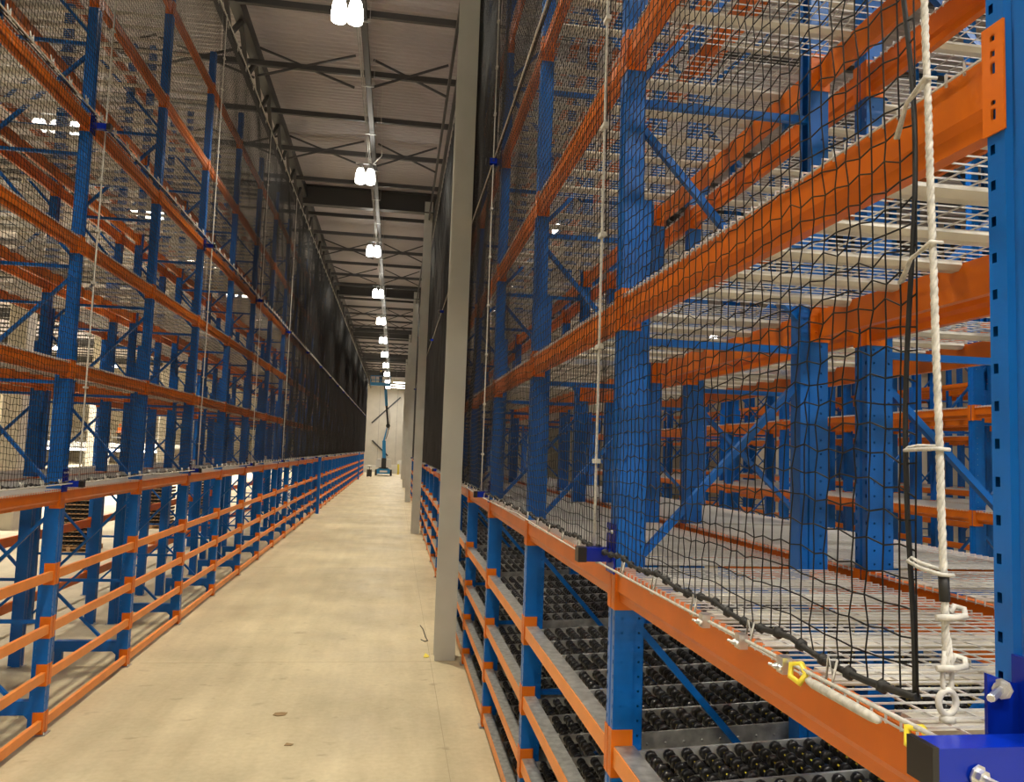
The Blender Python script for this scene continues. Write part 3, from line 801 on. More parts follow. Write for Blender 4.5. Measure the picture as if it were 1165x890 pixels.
for x in (-4.0,):
    mb.box(x - 0.05, -14, 12.20, x + 0.05, 118, 12.28); mb.box(x - 0.12, -14, 13.10, x + 0.12, 118, 13.45)
    for i in range(66):
        y = -12 + i * 1.95
        mb.bar((x, y, 12.28), (x, y + 0.975, 13.12), 0.09, 0.09); mb.bar((x, y + 0.975, 13.12), (x, y + 1.95, 12.28), 0.09, 0.09)
struct(ob('roof_truss', mb.mesh('roof_truss', M['dsteel'])))
mb = MB(); mb.box(0.92, -14, 12.55, 0.98, 118, 12.75); mb.box(1.12, -14, 12.5, 1.2, 118, 12.75)
struct(ob('trim_2', mb.mesh('trim_2', M['dsteel'])))
# bracing struts against the end wall
for n, (a, b) in enumerate((((-3.6, 117.895, 7.0), (0.5, 117.895, 11.0)), ((-3.4, 117.895, 4.4), (-1.0, 117.895, 2.2)))):
    mb = MB(); mb.bar(a, b, 0.2, 0.2); struct(ob(f'trim_{n + 3}', mb.mesh('wall_brace', M['dgrey'])))

# ------------------------------------------------------------------ lamps
def lamp(x, y, z, modules, axis, label, grp, power, color, light=True, spread=105, side=0.0):
    r = ob('high_bay_lamp', None, None, (x, y, z)); r.empty_display_size = 0.2
    n = modules; pitch = 0.31 if axis == 'x2' else 0.48
    rad, hb = (0.155, 0.46) if axis == 'x2' else (0.20, 0.32)
    for i in range(n):
        c = (i - (n - 1) / 2) * pitch
        d = MB(); d.lathe((c, 0, 0), (0, 0, -1), [(0, rad * 0.55), (0.03, rad * 0.72), (hb * 0.35, rad * 0.92), (hb * 0.75, rad), (hb * 0.95, rad * 0.94), (hb, rad * 0.7)], 16)
        df = ob('refractor', d.mesh('lamp_refractor', M['lampglow']), r)
        g = MB(); g.lathe((c, 0, 0), (0, 0, 1), [(0, rad * 0.6), (0.05, rad * 0.6), (0.07, rad * 0.42), (0.16, rad * 0.36), (0.18, rad * 0.15)], 14); ob('gear_housing', g.mesh('lamp_gear', M['lgrey']), r)
    g = MB(); g.box(-(n * pitch) / 2, -0.03, 0.17, (n * pitch) / 2, 0.03, 0.20); ob('mounting_bar', g.mesh('lamp_bar', M['lgrey']), r)
    h = MB(); h.tube([(0, 0, 0.19), (0, 0, 13.62 - z)], 0.010, 6)
    ob('hanger_rod', h.mesh('lamp_hanger', M['galv']), r)
    if light:
        L = bpy.data.lights.new('lamp_light', 'AREA'); L.shape = 'RECTANGLE'; L.size = 0.6; L.size_y = 0.6; L.energy = power; L.color = color
        L.spread = math.radians(spread)
        lo = bpy.data.objects.new('lamp_light', L); COL.objects.link(lo); lo.parent = r; lo.location = (0, 0, -hb - 0.05)
    if side:
        L = bpy.data.lights.new('lamp_side_glow', 'POINT'); L.energy = side; L.color = color; L.shadow_soft_size = 0.2
        lo = bpy.data.objects.new('lamp_side_glow', L); COL.objects.link(lo); lo.parent = r; lo.location = (0, 0, -hb - 0.22)
    return thing(r, label, 'lamp', grp)
WARM = (1.0, 0.89, 0.69); NEUT = (1.0, 0.95, 0.88)
P_A = 425
for n in range(-2, 11):
    y = 14.9 + 9.35 * n
    la = f'glowing twin-panel lamp under the roof above the aisle, {ORD[n]} from camera' if n >= 0 else 'twin-panel lamp above the aisle behind the camera'
    lamp(-1.3, y, 12.0, 2, 'x2', la, 'lamps hanging over the aisle', P_A * 0.95, WARM, side=34)
for n in range(-1, 9):
    y = 22.5 + 8.1 * n
    la = f'glowing triple-panel lamp seen through the open-bottomed rack, {ORD[n]} from camera' if n >= 0 else 'triple-panel lamp over the open hall, out of the frame'
    lamp(-9.6, y, 12.0, 3, 'x3', la, 'triple lamps over the open hall', P_A * 0.75, NEUT)
for n in range(0, 6):
    for m_, xx in enumerate((-20.0, -34.0)):
        y = 14 + 17 * n
        lamp(xx, y, 12.2, 3, 'x3', f'triple-panel lamp deep in the open hall, row {ORD[n]}, {"nearer" if m_ == 0 else "further"} line', 'triple lamps over the open hall', P_A * (6.0 if n < 2 else 13.0), NEUT)
for n in range(0, 6):  # fill lamps added over the back aisle to brighten the rack interior
    y = 0.4 + 9.35 * n
    lamp(5.6, y, 12.0, 2, 'x2', f'added twin-panel fill lamp over the back aisle, {ORD[n]} from camera', 'fill lamps added over the back aisle', P_A * 0.7, NEUT)
for n in range(0, 4):
    y = 4 + 14 * n
    lamp(13.2, y, 12.0, 2, 'x2', f'twin-panel lamp over the furthest aisle, {ORD[n]} from camera', 'lamps over the furthest aisle', P_A * 0.45, NEUT)
    lamp(21.5, y + 5, 12.0, 2, 'x2', f'twin-panel lamp beyond the most distant racks, {ORD[n]} from camera', 'lamps over the furthest aisle', P_A * 0.45, NEUT)
for m_, x in enumerate((-6.5, 2.2, 6.6, 11.0)):  # unseen lamps added behind the camera to light the near rack faces
    for q, y in enumerate((-4.5, -10.5)):
        lamp(x, y, 12.0, 3, 'x3', f'added triple-panel fill lamp over the cross aisle behind the camera, {ORD[m_]} across, {ORD[q]} row', 'fill lamps added over the cross aisle', P_A * 0.95, NEUT, spread=150)
for n, (x, y) in enumerate(((0.4, 104.5), (0.05, 109.0), (0.05, 113.5))):
    mb = MB(); mb.box(x - 1.0, y - 0.2, 12.12, x + 1.0, y + 0.2, 12.2); o = ob('strip_lamp', mb.mesh('strip_housing', M['lgrey']))
    h = MB(); h.tube([(x - 0.6, y, 12.2), (x - 0.6, y, 13.62)], 0.012, 6); ob('hanger_rod', h.mesh('strip_hanger', M['galv']), o)
    d = MB(); d.box(x - 0.98, y - 0.18, 12.05, x + 0.98, y + 0.18, 12.12); ob('diffuser', d.mesh('strip_diffuser', M['lampglow']), o)
    L = bpy.data.lights.new('strip_light', 'AREA'); L.shape = 'RECTANGLE'; L.size = 1.9; L.size_y = 0.35; L.energy = P_A * 0.9; L.color = NEUT
    lo = bpy.data.objects.new('strip_light', L); COL.objects.link(lo); lo.parent = o; lo.location = (x, y, 12.03)
    thing(o, f'wide bright strip lamp near the end wall, {["nearest","middle","furthest"][n]} of three', 'lamp', 'strip lamps near the end wall')
# cable tray and conduits along the lamp line
mb = MB()
mb.box(-1.16, -10, 12.55, -1.02, 112, 12.56); mb.box(-1.16, -10, 12.55, -1.155, 112, 12.70); mb.box(-1.025, -10, 12.55, -1.02, 112, 12.70)
o = ob('cable_tray', mb.mesh('cable_tray', M['dsteel']))
for x in (-1.24, -1.19):
    c = MB(); c.tube([(x, -10, 12.5), (x, 112, 12.5)], 0.018, 6); ob('conduit', c.mesh('conduit', M['galv2']), o)
for y in np.arange(-8, 112, 3.06):
    c = MB(); c.box(-1.265, y - 0.02, 12.47, -0.95, y + 0.02, 12.49); c.bar((-1.262, y, 12.48), (-1.262, y, 13.5), 0.012, 0.012); c.bar((-0.95, y, 12.48), (-0.95, y, 13.5), 0.012, 0.012)
    ob('tray_hanger', c.mesh('tray_hanger', M['galv2']), o)
thing(o, 'dark cable tray with pale conduits running along the aisle lamps', 'cable tray')
mb = MB(); mb.tube([(-0.75, 20.2, 13.0), (-0.78, 20.8, 12.4), (-0.8, 23.5, 12.2), (-1.1, 24.2, 12.15)], 0.008, 5)
o = ob('lamp_cable', mb.mesh('lamp_cable', M['rope'])); thing(o, 'thin pale cable drooping from roof to second aisle lamp', 'cable')

# ------------------------------------------------------------------ left: blue gate posts, floor channels
for n, y in enumerate((39.2, 82.2)):
    mb = MB(); mb.box(-3.68, y, 0.0, -3.54, y + 0.16, 2.76); o = ob('gate_post', mb.mesh('gate_post', M['blue']))
    p = MB(); p.box(-3.71, y - 0.06, 0, -3.48, y + 0.22, 0.012); ob('foot_plate', p.mesh('gate_foot', M['galv']), o)
    thing(o, ['tall blue gate post standing proud of the open-bottomed rack rails', 'distant blue gate post on open-bottomed rack near the lift'][n], 'post')
# ------------------------------------------------------------------ open hall beyond the left racks
for n, (x, y) in enumerate(((-13.4, 30), (-24, 30), (-13.4, 48.4), (-24, 48.4), (-35, 48.4), (-24, 66.8), (-35, 66.8))):
    mb = MB(); w = 0.33; c = 0.05
    mb.prism([(x - w, y - w + c, 0), (x - w + c, y - w, 0), (x + w - c, y - w, 0), (x + w, y - w + c, 0), (x + w, y + w - c, 0), (x + w - c, y + w, 0), (x - w + c, y + w, 0), (x - w, y + w - c, 0)], (0, 0, 13.3))
    o = ob('concrete_pillar', mb.mesh('concrete_pillar', M['concol']))
    thing(o, f'pale square concrete pillar in the open hall, {ORD[n]} by distance', 'pillar', 'pillars of the open hall', 'thing')
def pallet(name, x, y, label, layers, cat, lay_h, m, gap):
    r = ob(name, None, None, (x, y, 0)); L, Wd = 1.2, 1.0
    mb = MB()
    for q in (-0.45, 0, 0.45): mb.box(-0.6, q - 0.05, 0.0, 0.6, q + 0.05, 0.022); mb.box(-0.6, q - 0.05, 0.10, 0.6, q + 0.05, 0.122)
    for q in (-0.55, 0, 0.55):
        for t in (-0.45, 0, 0.45): mb.box(q - 0.05, t - 0.05, 0.022, q + 0.05, t + 0.05, 0.10)
    for q in np.linspace(-0.55, 0.55, 7): mb.box(q - 0.05, -0.5, 0.122, q + 0.05, 0.5, 0.144)
    ob('pallet_base', mb.mesh('pallet_base', M['wood']), r)
    z = 0.144
    for i in range(layers):
        mb = MB(); mb.box(-0.56, -0.46, z + gap, 0.56, 0.46, z + gap + 0.03, 1)
        for q in np.linspace(-0.5, 0.5, 9): mb.tube([(q, -0.47, z + gap + 0.055), (q, 0.47, z + gap + 0.055)], lay_h * 0.36, 8)
        for q in np.linspace(-0.4, 0.4, 7): mb.tube([(-0.57, q, z + gap + 0.055), (-0.50, q, z + gap + 0.055)], lay_h * 0.36, 8); mb.tube([(0.50, q, z + gap + 0.055), (0.57, q, z + gap + 0.055)], lay_h * 0.36, 8)
        ob('track_layer', mb.mesh('track_layer', [m, M['wood']]), r); z += lay_h + gap
    return thing(r, label, cat, 'pallets in the open hall')
pallet('loaded_pallet', -9.2, 24.9, 'wooden pallet stacked with black roller tracks, nearest in open hall', 13, 'pallet', 0.10, M['black'], 0.03)
pallet('loaded_pallet', -8.9, 31.6, 'pallet of black roller tracks, second behind open-bottomed rack', 13, 'pallet', 0.10, M['black'], 0.03)
pallet('loaded_pallet', -9.0, 38.5, 'pallet of black roller tracks, third behind open-bottomed rack', 12, 'pallet', 0.10, M['black'], 0.03)
pallet('loaded_pallet', -15.2, 34.0, 'low pallet of black tracks beside the first concrete pillar', 5, 'pallet', 0.12, M['black'], 0.06)
pallet('loaded_pallet', -17.5, 36.5, 'pallet of black roller tracks furthest out in open hall', 8, 'pallet', 0.12, M['black'], 0.05)
# orange beams lying on the floor
for n in range(5):
    mb = MB(); y0 = 26.5; x = -7.9 + n * 0.10
    mb.box(x, y0, 0.02 + (n % 2) * 0.02, x + 0.06, y0 + 2.7, 0.16); o = ob('loose_beam', mb.mesh('loose_beam', M['orange']))
    for yy in (y0 + 0.002, y0 + 2.69): c = MB(); c.box(x - 0.02, yy, 0.0, x + 0.08, yy + 0.008, 0.22); ob('end_connector', c.mesh('loose_connector', M['orange']), o)
    thing(o, f'loose orange beam lying on the open hall floor, {ORD[n]} from outer side', 'beam', 'loose beams on the floor')
# white conveyor lines with bright strip lights over the work area
for n, (x, y0, L) in enumerate(((-21, 40, 16), (-25, 44, 18), (-30, 46, 20))):
    o = ob('conveyor', None, None, (x, y0, 0))
    mb = MB(); mb.box(-0.5, 0, 0.78, -0.44, L, 0.95); mb.box(0.44, 0, 0.78, 0.5, L, 0.95); ob('side_frame', mb.mesh('conveyor_frame', M['white']), o)
    mb = MB()
    for q in np.arange(0.1, L, 0.25): mb.tube([(-0.44, q, 0.9), (0.44, q, 0.9)], 0.03, 6)
    ob('rollers', mb.mesh('conveyor_rollers', M['galv2']), o)['kind'] = 'stuff'
    for q in np.arange(0.5, L, 3):
        mb = MB(); mb.box(-0.49, q, 0, -0.43, q + 0.06, 0.78); mb.box(0.43, q, 0, 0.49, q + 0.06, 0.78); mb.box(-0.43, q, 0.3, 0.43, q + 0.05, 0.35); ob('leg_frame', mb.mesh('conveyor_leg', M['white']), o)
    thing(o, f'white roller conveyor standing in the open hall, {ORD[n]} line out', 'conveyor', 'conveyors in the open hall')
def mezz():
    r = ob('work_platform', None, None, (0, 0, 0))
    x0, x1, y0, y1, z = -40, -20.5, 74, 82, 2.9
    mb = MB(); mb.box(x0, y0, z - 0.35, x1, y1, z); ob('platform_deck', mb.mesh('platform_deck', M['white']), r)
    for x in np.arange(x0 + 0.5, x1, 4.7):
        for y in (y0 + 0.2, y1 - 0.4):
            mb = MB(); mb.box(x, y, 0, x + 0.2, y + 0.2, z - 0.35); ob('platform_leg', mb.mesh('platform_leg', M['white']), r)
    mb = MB()
    for zz in (z + 0.55, z + 1.1): mb.tube([(x0, y0 + 0.05, zz), (x1, y0 + 0.05, zz)], 0.025, 6)
    for x in np.arange(x0, x1 + 0.1, 1.5): mb.tube([(x, y0 + 0.05, z), (x, y0 + 0.05, z + 1.1)], 0.025, 6)
    ob('guard_rail', mb.mesh('guard_rail', M['lgrey']), r)
    return thing(r, 'pale raised work platform far across the open hall', 'platform')
mezz()
for n, (x, y) in enumerate(((-36.5, 73.2), (-33.6, 73.2), (-30.5, 73.2), (-27.4, 73.2), (-24.2, 73.2), (-21.5, 73.2), (-39.5, 73.2))):
    mb = MB(); mb.box(x - 0.95, y - 0.1, 2.38, x + 0.95, y + 0.1, 2.48); o = ob('strip_lamp', mb.mesh('hall_strip_housing', M['lgrey']))
    d = MB(); d.box(x - 0.93, y - 0.12, 2.22, x + 0.93, y + 0.12, 2.38); ob('diffuser', d.mesh('hall_strip_diffuser', M['lampglow2']), o)
    b = MB(); b.bar((x - 0.6, y, 2.48), (x - 0.6, y + 0.75, 2.60), 0.03, 0.03); b.bar((x + 0.6, y, 2.48), (x + 0.6, y + 0.75, 2.60), 0.03, 0.03); ob('mounting_arm', b.mesh('hall_strip_arm', M['lgrey']), o)
    thing(o, f'bright strip lamp under the work platform edge, {ORD[n]} of the row' if n else 'bright strip lamp under the work platform edge, outermost but one', 'lamp', 'strip lamps under the work platform')

# ------------------------------------------------------------------ people
def person(name, base, rot, shirt, trousers, label, helmet, arms, scale=1.0):
    r = ob(name, None, None, base, rot); r.scale = (scale,) * 3
    J = dict(pel=(0, 0, 0.94), chest=(0, 0.0, 1.30), neck=(0, 0, 1.47), head=(0, -0.02, 1.62))
    def skin(nm, verts, edges, radii, m, root=0, par=None):
        me = bpy.data.meshes.new(nm); me.from_pydata(verts, edges, []); me.materials.append(m)
        o = ob(nm, me, r if par is None else par)
        md = o.modifiers.new('skin', 'SKIN'); md.use_smooth_shade = True
        for i, q in enumerate(me.skin_vertices[0].data): q.radius = radii[i] if isinstance(radii[i], tuple) else (radii[i],) * 2; q.use_root = i == root
        s = o.modifiers.new('sub', 'SUBSURF'); s.levels = 1; s.render_levels = 2
        return o
    V = [(0, 0, 0.94), (0, 0, 1.12), (0, 0, 1.32), (0, 0, 1.46), (0, -0.01, 1.54), (0, -0.02, 1.68)]
    E = [(0, 1), (1, 2), (2, 3), (3, 4), (4, 5)]; R = [(0.15, 0.10), (0.14, 0.10), (0.17, 0.11), (0.09, 0.07), 0.055, (0.075, 0.09)]
    for s in (-1, 1):
        el, ha = arms[0 if s < 0 else 1]
        b = len(V); V += [(s * 0.19, 0, 1.42), (s * el[0], el[1], el[2]), (s * ha[0], ha[1], ha[2]), (s * ha[0], ha[1] - 0.06, ha[2] - 0.06)]
        E += [(2, b), (b, b + 1), (b + 1, b + 2), (b + 2, b + 3)]; R += [0.062, 0.048, 0.036, 0.03]
        b = len(V); V += [(s * 0.10, 0, 0.90), (s * 0.12, -0.01, 0.50), (s * 0.13, 0.02, 0.09), (s * 0.14, -0.12, 0.04)]
        E += [(0, b), (b, b + 1), (b + 1, b + 2), (b + 2, b + 3)]; R += [0.095, 0.065, 0.048, 0.04]
    body = skin('body', V, E, R, M['skin'])
    hs = []
    for s in (-1, 1):
        ha = arms[0 if s < 0 else 1][1]
        for f in range(5):
            a = (f - 2) * 0.018
            hv = [(s * ha[0] + a * 0.5, ha[1] - 0.07, ha[2] - 0.06), (s * ha[0] + a, ha[1] - 0.11, ha[2] - 0.10), (s * ha[0] + a, ha[1] - 0.13, ha[2] - 0.14 + (0.03 if f in (0, 4) else 0))]
            skin('finger', hv, [(0, 1), (1, 2)], [0.010, 0.009, 0.008], M['skin'], par=body)
    # clothing over the body
    V2 = [(0, 0, 0.92), (0, 0, 1.12), (0, 0, 1.32), (0, 0, 1.45)]; E2 = [(0, 1), (1, 2), (2, 3)]; R2 = [(0.175, 0.125), (0.16, 0.12), (0.19, 0.13), (0.10, 0.085)]
    for s in (-1, 1):
        el, ha = arms[0 if s < 0 else 1]; b = len(V2)
        V2 += [(s * 0.19, 0, 1.42), (s * el[0], el[1], el[2]), (s * (0.2 * el[0] + 0.8 * ha[0]), 0.2 * el[1] + 0.8 * ha[1], 0.2 * el[2] + 0.8 * ha[2])]
        E2 += [(2, b), (b, b + 1), (b + 1, b + 2)]; R2 += [0.078, 0.062, 0.05]
    skin('jacket', V2, E2, R2, shirt)
    V3 = [(0, 0, 0.96)]; E3 = []; R3 = [(0.165, 0.12)]
    for s in (-1, 1):
        b = len(V3); V3 += [(s * 0.10, 0, 0.88), (s * 0.12, -0.01, 0.50), (s * 0.13, 0.02, 0.12)]; E3 += [(0, b), (b, b + 1), (b + 1, b + 2)]; R3 += [0.108, 0.08, 0.066]
    skin('trousers', V3, E3, R3, trousers)
    mb = MB(); mb.lathe((0, -0.02, 1.665), (0, 0, 1), [(0, 0.125), (0.012, 0.13), (0.014, 0.108), (0.06, 0.102), (0.10, 0.07), (0.118, 0.02)], 14); ob('helmet', mb.mesh('helmet', helmet), r)
    mb = MB(); mb.lathe((0, -0.105, 1.615), (0, -1, -0.3), [(0, 0.016), (0.02, 0.009)], 6)
    for s in (-1, 1): mb.lathe((s * 0.085, -0.02, 1.61), (s, 0, 0), [(0, 0.02), (0.012, 0.012)], 6)
    ob('nose_and_ears', mb.mesh('face_parts', M['skin']), body)
    mb = MB()
    for s in (-1, 1): mb.lathe((s * 0.032, -0.103, 1.645), (0, -1, 0), [(0, 0.009), (0.006, 0.006)], 6)
    mb.box(-0.025, -0.108, 1.568, 0.025, -0.100, 1.574)
    ob('eyes_and_mouth', mb.mesh('face_marks', M['navy']), body)
    for s in (-1, 1):
        mb = MB(); mb.prism([(s * 0.13 - 0.05, 0.07, 0.0), (s * 0.13 + 0.05, 0.07, 0.0), (s * 0.13 + 0.05, 0.07, 0.12), (s * 0.13 - 0.05, 0.07, 0.12)], (0, -0.12, -0.0)); mb.box(s * 0.13 - 0.05, -0.19, 0.0, s * 0.13 + 0.05, -0.05, 0.07)
        ob('boot', mb.mesh('boot', M['navy']), r)
    return thing(r, label, 'person')
DOWN = (((0.27, 0.03, 1.15), (0.28, -0.10, 0.93)), ((0.27, 0.03, 1.15), (0.28, -0.10, 0.93)))
REACH = (((0.30, -0.12, 1.55), (0.27, -0.22, 1.80)), ((0.30, -0.20, 1.28), (0.25, -0.42, 1.25)))
person('person', (-24.75, 75.2, 2.904), math.radians(-25), M['hivis'], M['navy'], 'person in orange jacket and dark trousers standing on the far work platform', M['hivis'], DOWN)

# ------------------------------------------------------------------ boom lift at the far end
LY = 96.5; LX = -1.25
lift = ob('boom_lift', None, None, (LX, LY, 0))
def lp(name, mb, m, par=None): return ob(name, mb.mesh('lift_' + name, m), lift if par is None else par)
mb = MB(); mb.prism([(-0.80, -1.0, 0.22), (0.80, -1.0, 0.22), (0.80, -1.0, 0.72), (0.68, -1.0, 0.82), (-0.68, -1.0, 0.82), (-0.80, -1.0, 0.72)], (0, 2.2, 0)); ch = lp('chassis', mb, M['liftblue'])
mb = MB(); mb.box(-0.45, -1.012, 0.40, 0.45, -1.0, 0.62); lp('chassis_panel', mb, M['white'], ch)
for sx in (-1, 1):
    for yy in (-0.75, 0.85):
        mb = MB(); mb.lathe((sx * 0.78, yy, 0.36), (sx, 0, 0), [(0, 0.30), (0.03, 0.36), (0.20, 0.36), (0.23, 0.30)], 18); w_ = lp('wheel', mb, M['rubber'])
        mb = MB(); mb.lathe((sx * 1.0, yy, 0.36), (sx, 0, 0), [(0, 0.19), (0.02, 0.17)], 14); lp('wheel_hub', mb, M['lgrey'], w_)
mb = MB(); mb.lathe((0, 0, 0.82), (0, 0, 1), [(0, 0.55), (0.16, 0.55)], 20); lp('slew_ring', mb, M['dgrey'])
for sx in (-1, 1):
    mb = MB(); x0, x1 = (0.30, 0.92) if sx > 0 else (-0.92, -0.30)
    mb.prism([(x0, -1.05, 0.98), (x1, -1.05, 0.98), (x1, -1.05, 1.75), (x1 - 0.12 if sx > 0 else x1, -1.05, 2.0), (x0 if sx > 0 else x0 + 0.12, -1.05, 2.0), (x0, -1.05, 1.75)], (0, 1.9, 0)); lp('cowl', mb, M['lgrey'])
mb = MB(); mb.box(-0.28, -0.9, 0.98, 0.28, 0.6, 2.1); lp('turret_tower', mb, M['dgrey'])
def arm(name, p0, p1, w, m): mb = MB(); mb.bar(p0, p1, w, w * 1.1, up=(0, 1, 0)); return lp(name, mb, m)
arm('lower_riser', (0, -0.2, 2.0), (-0.10, 0.0, 4.2), 0.42, M['liftblue'])
arm('upper_riser', (-0.10, 0.1, 4.1), (0.32, 0.1, 6.0), 0.30, M['liftblue'])
arm('riser_link', (0.05, -0.12, 4.2), (0.36, -0.12, 6.0), 0.14, M['white'])
mb = MB(); mb.lathe((0.30, -0.25, 6.05), (0, 1, 0), [(0, 0.26), (0.6, 0.26)], 14); lp('elbow_joint', mb, M['dgrey'])
arm('boom', (0.32, 0.0, 6.0), (-0.05, 0.0, 8.9), 0.26, M['dgrey'])
arm('boom_sleeve', (0.0, 0.0, 8.5), (-0.20, 0.0, 10.6), 0.34, M['liftblue'])
arm('boom_tip', (-0.2, 0.0, 10.0), (-0.35, -0.2, 10.95), 0.18, M['dgrey'])
for a, b in (((0.46, -0.2, 5.6), (0.30, -0.2, 8.2)), ((0.1, -0.25, 4.4), (0.42, -0.25, 6.2))):
    mb = MB(); mb.tube([a, ((a[0] + b[0]) / 2 + 0.12, a[1] - 0.05, (a[2] + b[2]) / 2), b], 0.03, 6); lp('hydraulic_hose', mb, M['rubber'])
bz = 11.05; bx0, bx1, by0, by1 = -2.05, 0.35, -0.65, 0.25
mb = MB(); mb.box(bx0, by0, bz - 0.12, bx1, by1, bz); bk = lp('basket_floor', mb, M['liftblue'])
mb = MB()
for z in (bz + 0.1, bz + 0.55, bz + 1.05):
    mb.tube([(bx0, by0, z), (bx1, by0, z), (bx1, by1, z), (bx0, by1, z)], 0.022, 6, closed=True, smooth=False)
for x in np.linspace(bx0, bx1, 5):
    for y in (by0, by1): mb.tube([(x, y, bz), (x, y, bz + 1.05)], 0.022, 6)
lp('basket_rail', mb, M['liftblue'], bk)
mb = MB(); mb.box(-0.25, by0 - 0.14, bz + 0.55, 0.25, by0, bz + 0.95); lp('control_box', mb, M['lgrey'], bk)
mb = MB(); mb.box(bx0, by0 - 0.012, bz - 0.10, bx1, by0, bz + 0.22); lp('toe_board', mb, M['liftblue'], bk)
thing(lift, 'blue articulated boom lift with grey cowls at the far end of the aisle', 'boom lift')
person('person', (LX - 0.85, LY - 0.15, bz + 0.004), math.radians(160), M['navy'], M['navy'], 'person in dark workwear and yellow helmet working from the raised lift basket', M['yellow'], REACH)

# ------------------------------------------------------------------ clutter at the end of the aisle
r = ob('pallet_truck', None, None, (-2.75, 90.0, 0))
mb = MB(); mb.box(-0.27, 0.1, 0.07, -0.11, 1.25, 0.14); mb.box(0.11, 0.1, 0.07, 0.27, 1.25, 0.14); ob('fork', mb.mesh('truck_forks', M['dgrey']), r)
mb = MB(); mb.box(-0.28, -0.22, 0.12, 0.28, 0.12, 0.85); mb.box(-0.22, -0.34, 0.08, 0.22, -0.22, 0.5); ob('power_unit', mb.mesh('truck_body', M['dgrey']), r)
mb = MB(); mb.tube([(0, -0.3, 0.5), (0.05, -0.75, 1.15)], 0.03, 8); mb.tube([(-0.18, -0.78, 1.18), (0.28, -0.78, 1.18)], 0.025, 8); ob('tiller', mb.mesh('truck_tiller', M['rubber']), r)
for x in (-0.2, 0.2): mb = MB(); mb.lathe((x - 0.04, -0.1, 0.11), (1, 0, 0), [(0, 0.11), (0.08, 0.11)], 14); ob('wheel', mb.mesh('truck_wheel', M['rubber']), r)
thing(r, 'dark pallet truck parked at the far end of the open-bottomed rack', 'pallet truck')
rr = random.Random(5)
for n, (x, y, z, sx, sy, sz) in enumerate(((0.1, 104, 0, 1.1, 1.1, 0.35), (0.2, 104, 0.36, 1.0, 1.0, 0.3), (0.0, 104, 0.67, 0.9, 0.9, 0.5), (1.5, 106, 0, 1.2, 1.1, 0.8), (-3.2, 108, 0, 1.0, 1.0, 0.9), (1.3, 110, 0, 0.9, 0.9, 1.7))):
    mb = MB(); c = 0.12
    mb.prism([(x - sx, y, z), (x + sx, y, z), (x + sx, y, z + sz - c), (x + sx - 2.5 * c, y, z + sz), (x - sx + 2.5 * c, y, z + sz), (x - sx, y, z + sz - c)], (0, sy, 0))
    for q in (-0.4, 0.3): mb.box(x + q * sx - 0.03, y - 0.006, z + 0.01, x + q * sx + 0.03, y + sy + 0.006, z + sz + 0.004)
    o = ob('wrapped_bundle', mb.mesh('wrapped_bundle', M['sack']))
    thing(o, ['low white wrapped bundle on the floor behind the lift, bottom of the pile', 'white wrapped bundle behind the lift, middle of the pile', 'white wrapped bundle behind the lift, top of the pile', 'pale wrapped bundle beside the far grey column', 'pale wrapped bundle left of the lift by the end wall', 'tall pale wrapped bundle against the end wall near yellow bollard'][n], 'bundle', 'wrapped bundles by the end wall')
mb = MB(); mb.lathe((0.55, 101.5, 0), (0, 0, 1), [(0, 0.13), (1.25, 0.13), (1.32, 0.09), (1.34, 0.0)], 14); o = ob('bollard', mb.mesh('bollard', M['yellow'])); thing(o, 'yellow bollard standing beside the last grey column', 'bollard')
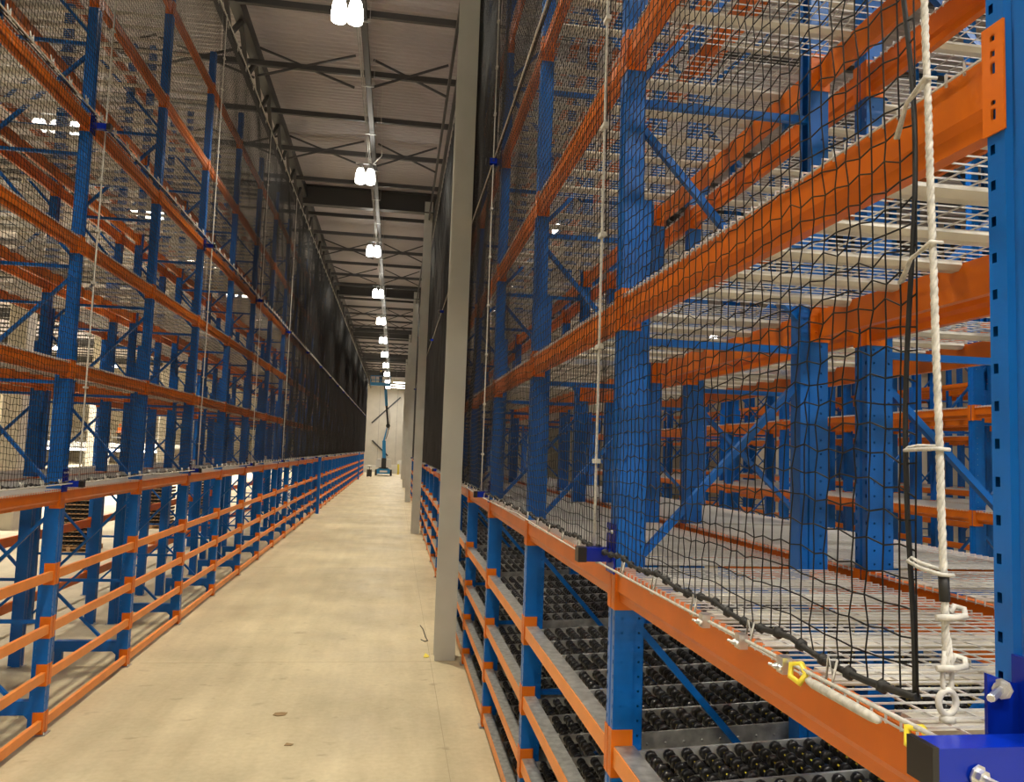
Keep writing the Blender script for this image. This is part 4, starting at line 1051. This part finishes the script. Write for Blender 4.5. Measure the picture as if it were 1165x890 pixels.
# litter on the floor
def litter(name, pts, z, m, label, cat):
    mb = MB(); mb.prism([(p[0], p[1], z + (i % 2) * 0.006) for i, p in enumerate(pts)], (0, 0, 0.004)); thing(ob(name, mb.mesh(name, m)), label, cat)
litter('dry_leaf', [(-1.33, 10.10), (-1.27, 10.05), (-1.18, 10.09), (-1.16, 10.17), (-1.24, 10.21), (-1.31, 10.17)], 0.001, M['leaf'], 'small brown dry leaf lying on the aisle floor', 'leaf')
mb = MB(); mb.tube([(0.60, 13.9, 0.006), (0.66, 13.75, 0.006), (0.71, 13.8, 0.01), (0.68, 14.1, 0.006), (0.66, 14.6, 0.03), (0.62, 15.0, 0.006)], 0.008, 5); thing(ob('wire_scrap', mb.mesh('wire_scrap', M['dgrey'])), 'bent scrap of dark wire on floor beside first column', 'wire')
litter('yellow_scrap', [(0.60, 12.75), (0.66, 12.70), (0.70, 12.80), (0.64, 12.98)], 0.001, M['yellow'], 'yellow scrap on the floor at foot of first column', 'scrap')
litter('paper_scrap', [(-1.06, 9.1), (-0.98, 9.08), (-0.96, 9.14), (-1.04, 9.16)], 0.001, M['leaf'], 'tiny brown scrap near the leaf on the aisle floor', 'scrap')

# ------------------------------------------------------------------ world, camera, colour
w = bpy.data.worlds.new('world'); scn.world = w; w.use_nodes = True
w.node_tree.nodes['Background'].inputs[0].default_value = (0.8, 0.85, 0.9, 1); w.node_tree.nodes['Background'].inputs[1].default_value = 0.05
F, YAW, PITCHA, ROLL = 885.114, 0.1464, 0.0790, 0.0340
f = Vector((math.sin(YAW) * math.cos(PITCHA), math.cos(YAW) * math.cos(PITCHA), math.sin(PITCHA)))
r_ = Vector((math.cos(YAW), -math.sin(YAW), 0)); u_ = r_.cross(f)
c, s = math.cos(ROLL), math.sin(ROLL)
R_ = c * r_ + s * u_; U_ = -s * r_ + c * u_
cam = bpy.data.cameras.new('camera'); co = bpy.data.objects.new('camera', cam); COL.objects.link(co)
mw = Matrix(((R_.x, U_.x, -f.x, 0), (R_.y, U_.y, -f.y, 0), (R_.z, U_.z, -f.z, 3.3), (0, 0, 0, 1)))
co.matrix_world = mw
cam.sensor_fit = 'HORIZONTAL'; cam.sensor_width = 36.0; cam.lens = F * 36.0 / 1165.0; cam.clip_start = 0.05; cam.clip_end = 500
scn.camera = co
vs = scn.view_settings; vs.view_transform = 'Standard'; vs.look = 'None'; vs.exposure = 0.0; vs.gamma = 1.0; vs.use_curve_mapping = False
scn.cycles.max_bounces = 6; scn.cycles.diffuse_bounces = 4; scn.cycles.glossy_bounces = 3; scn.cycles.caustics_reflective = False
scn.cycles.sample_clamp_indirect = 6.0
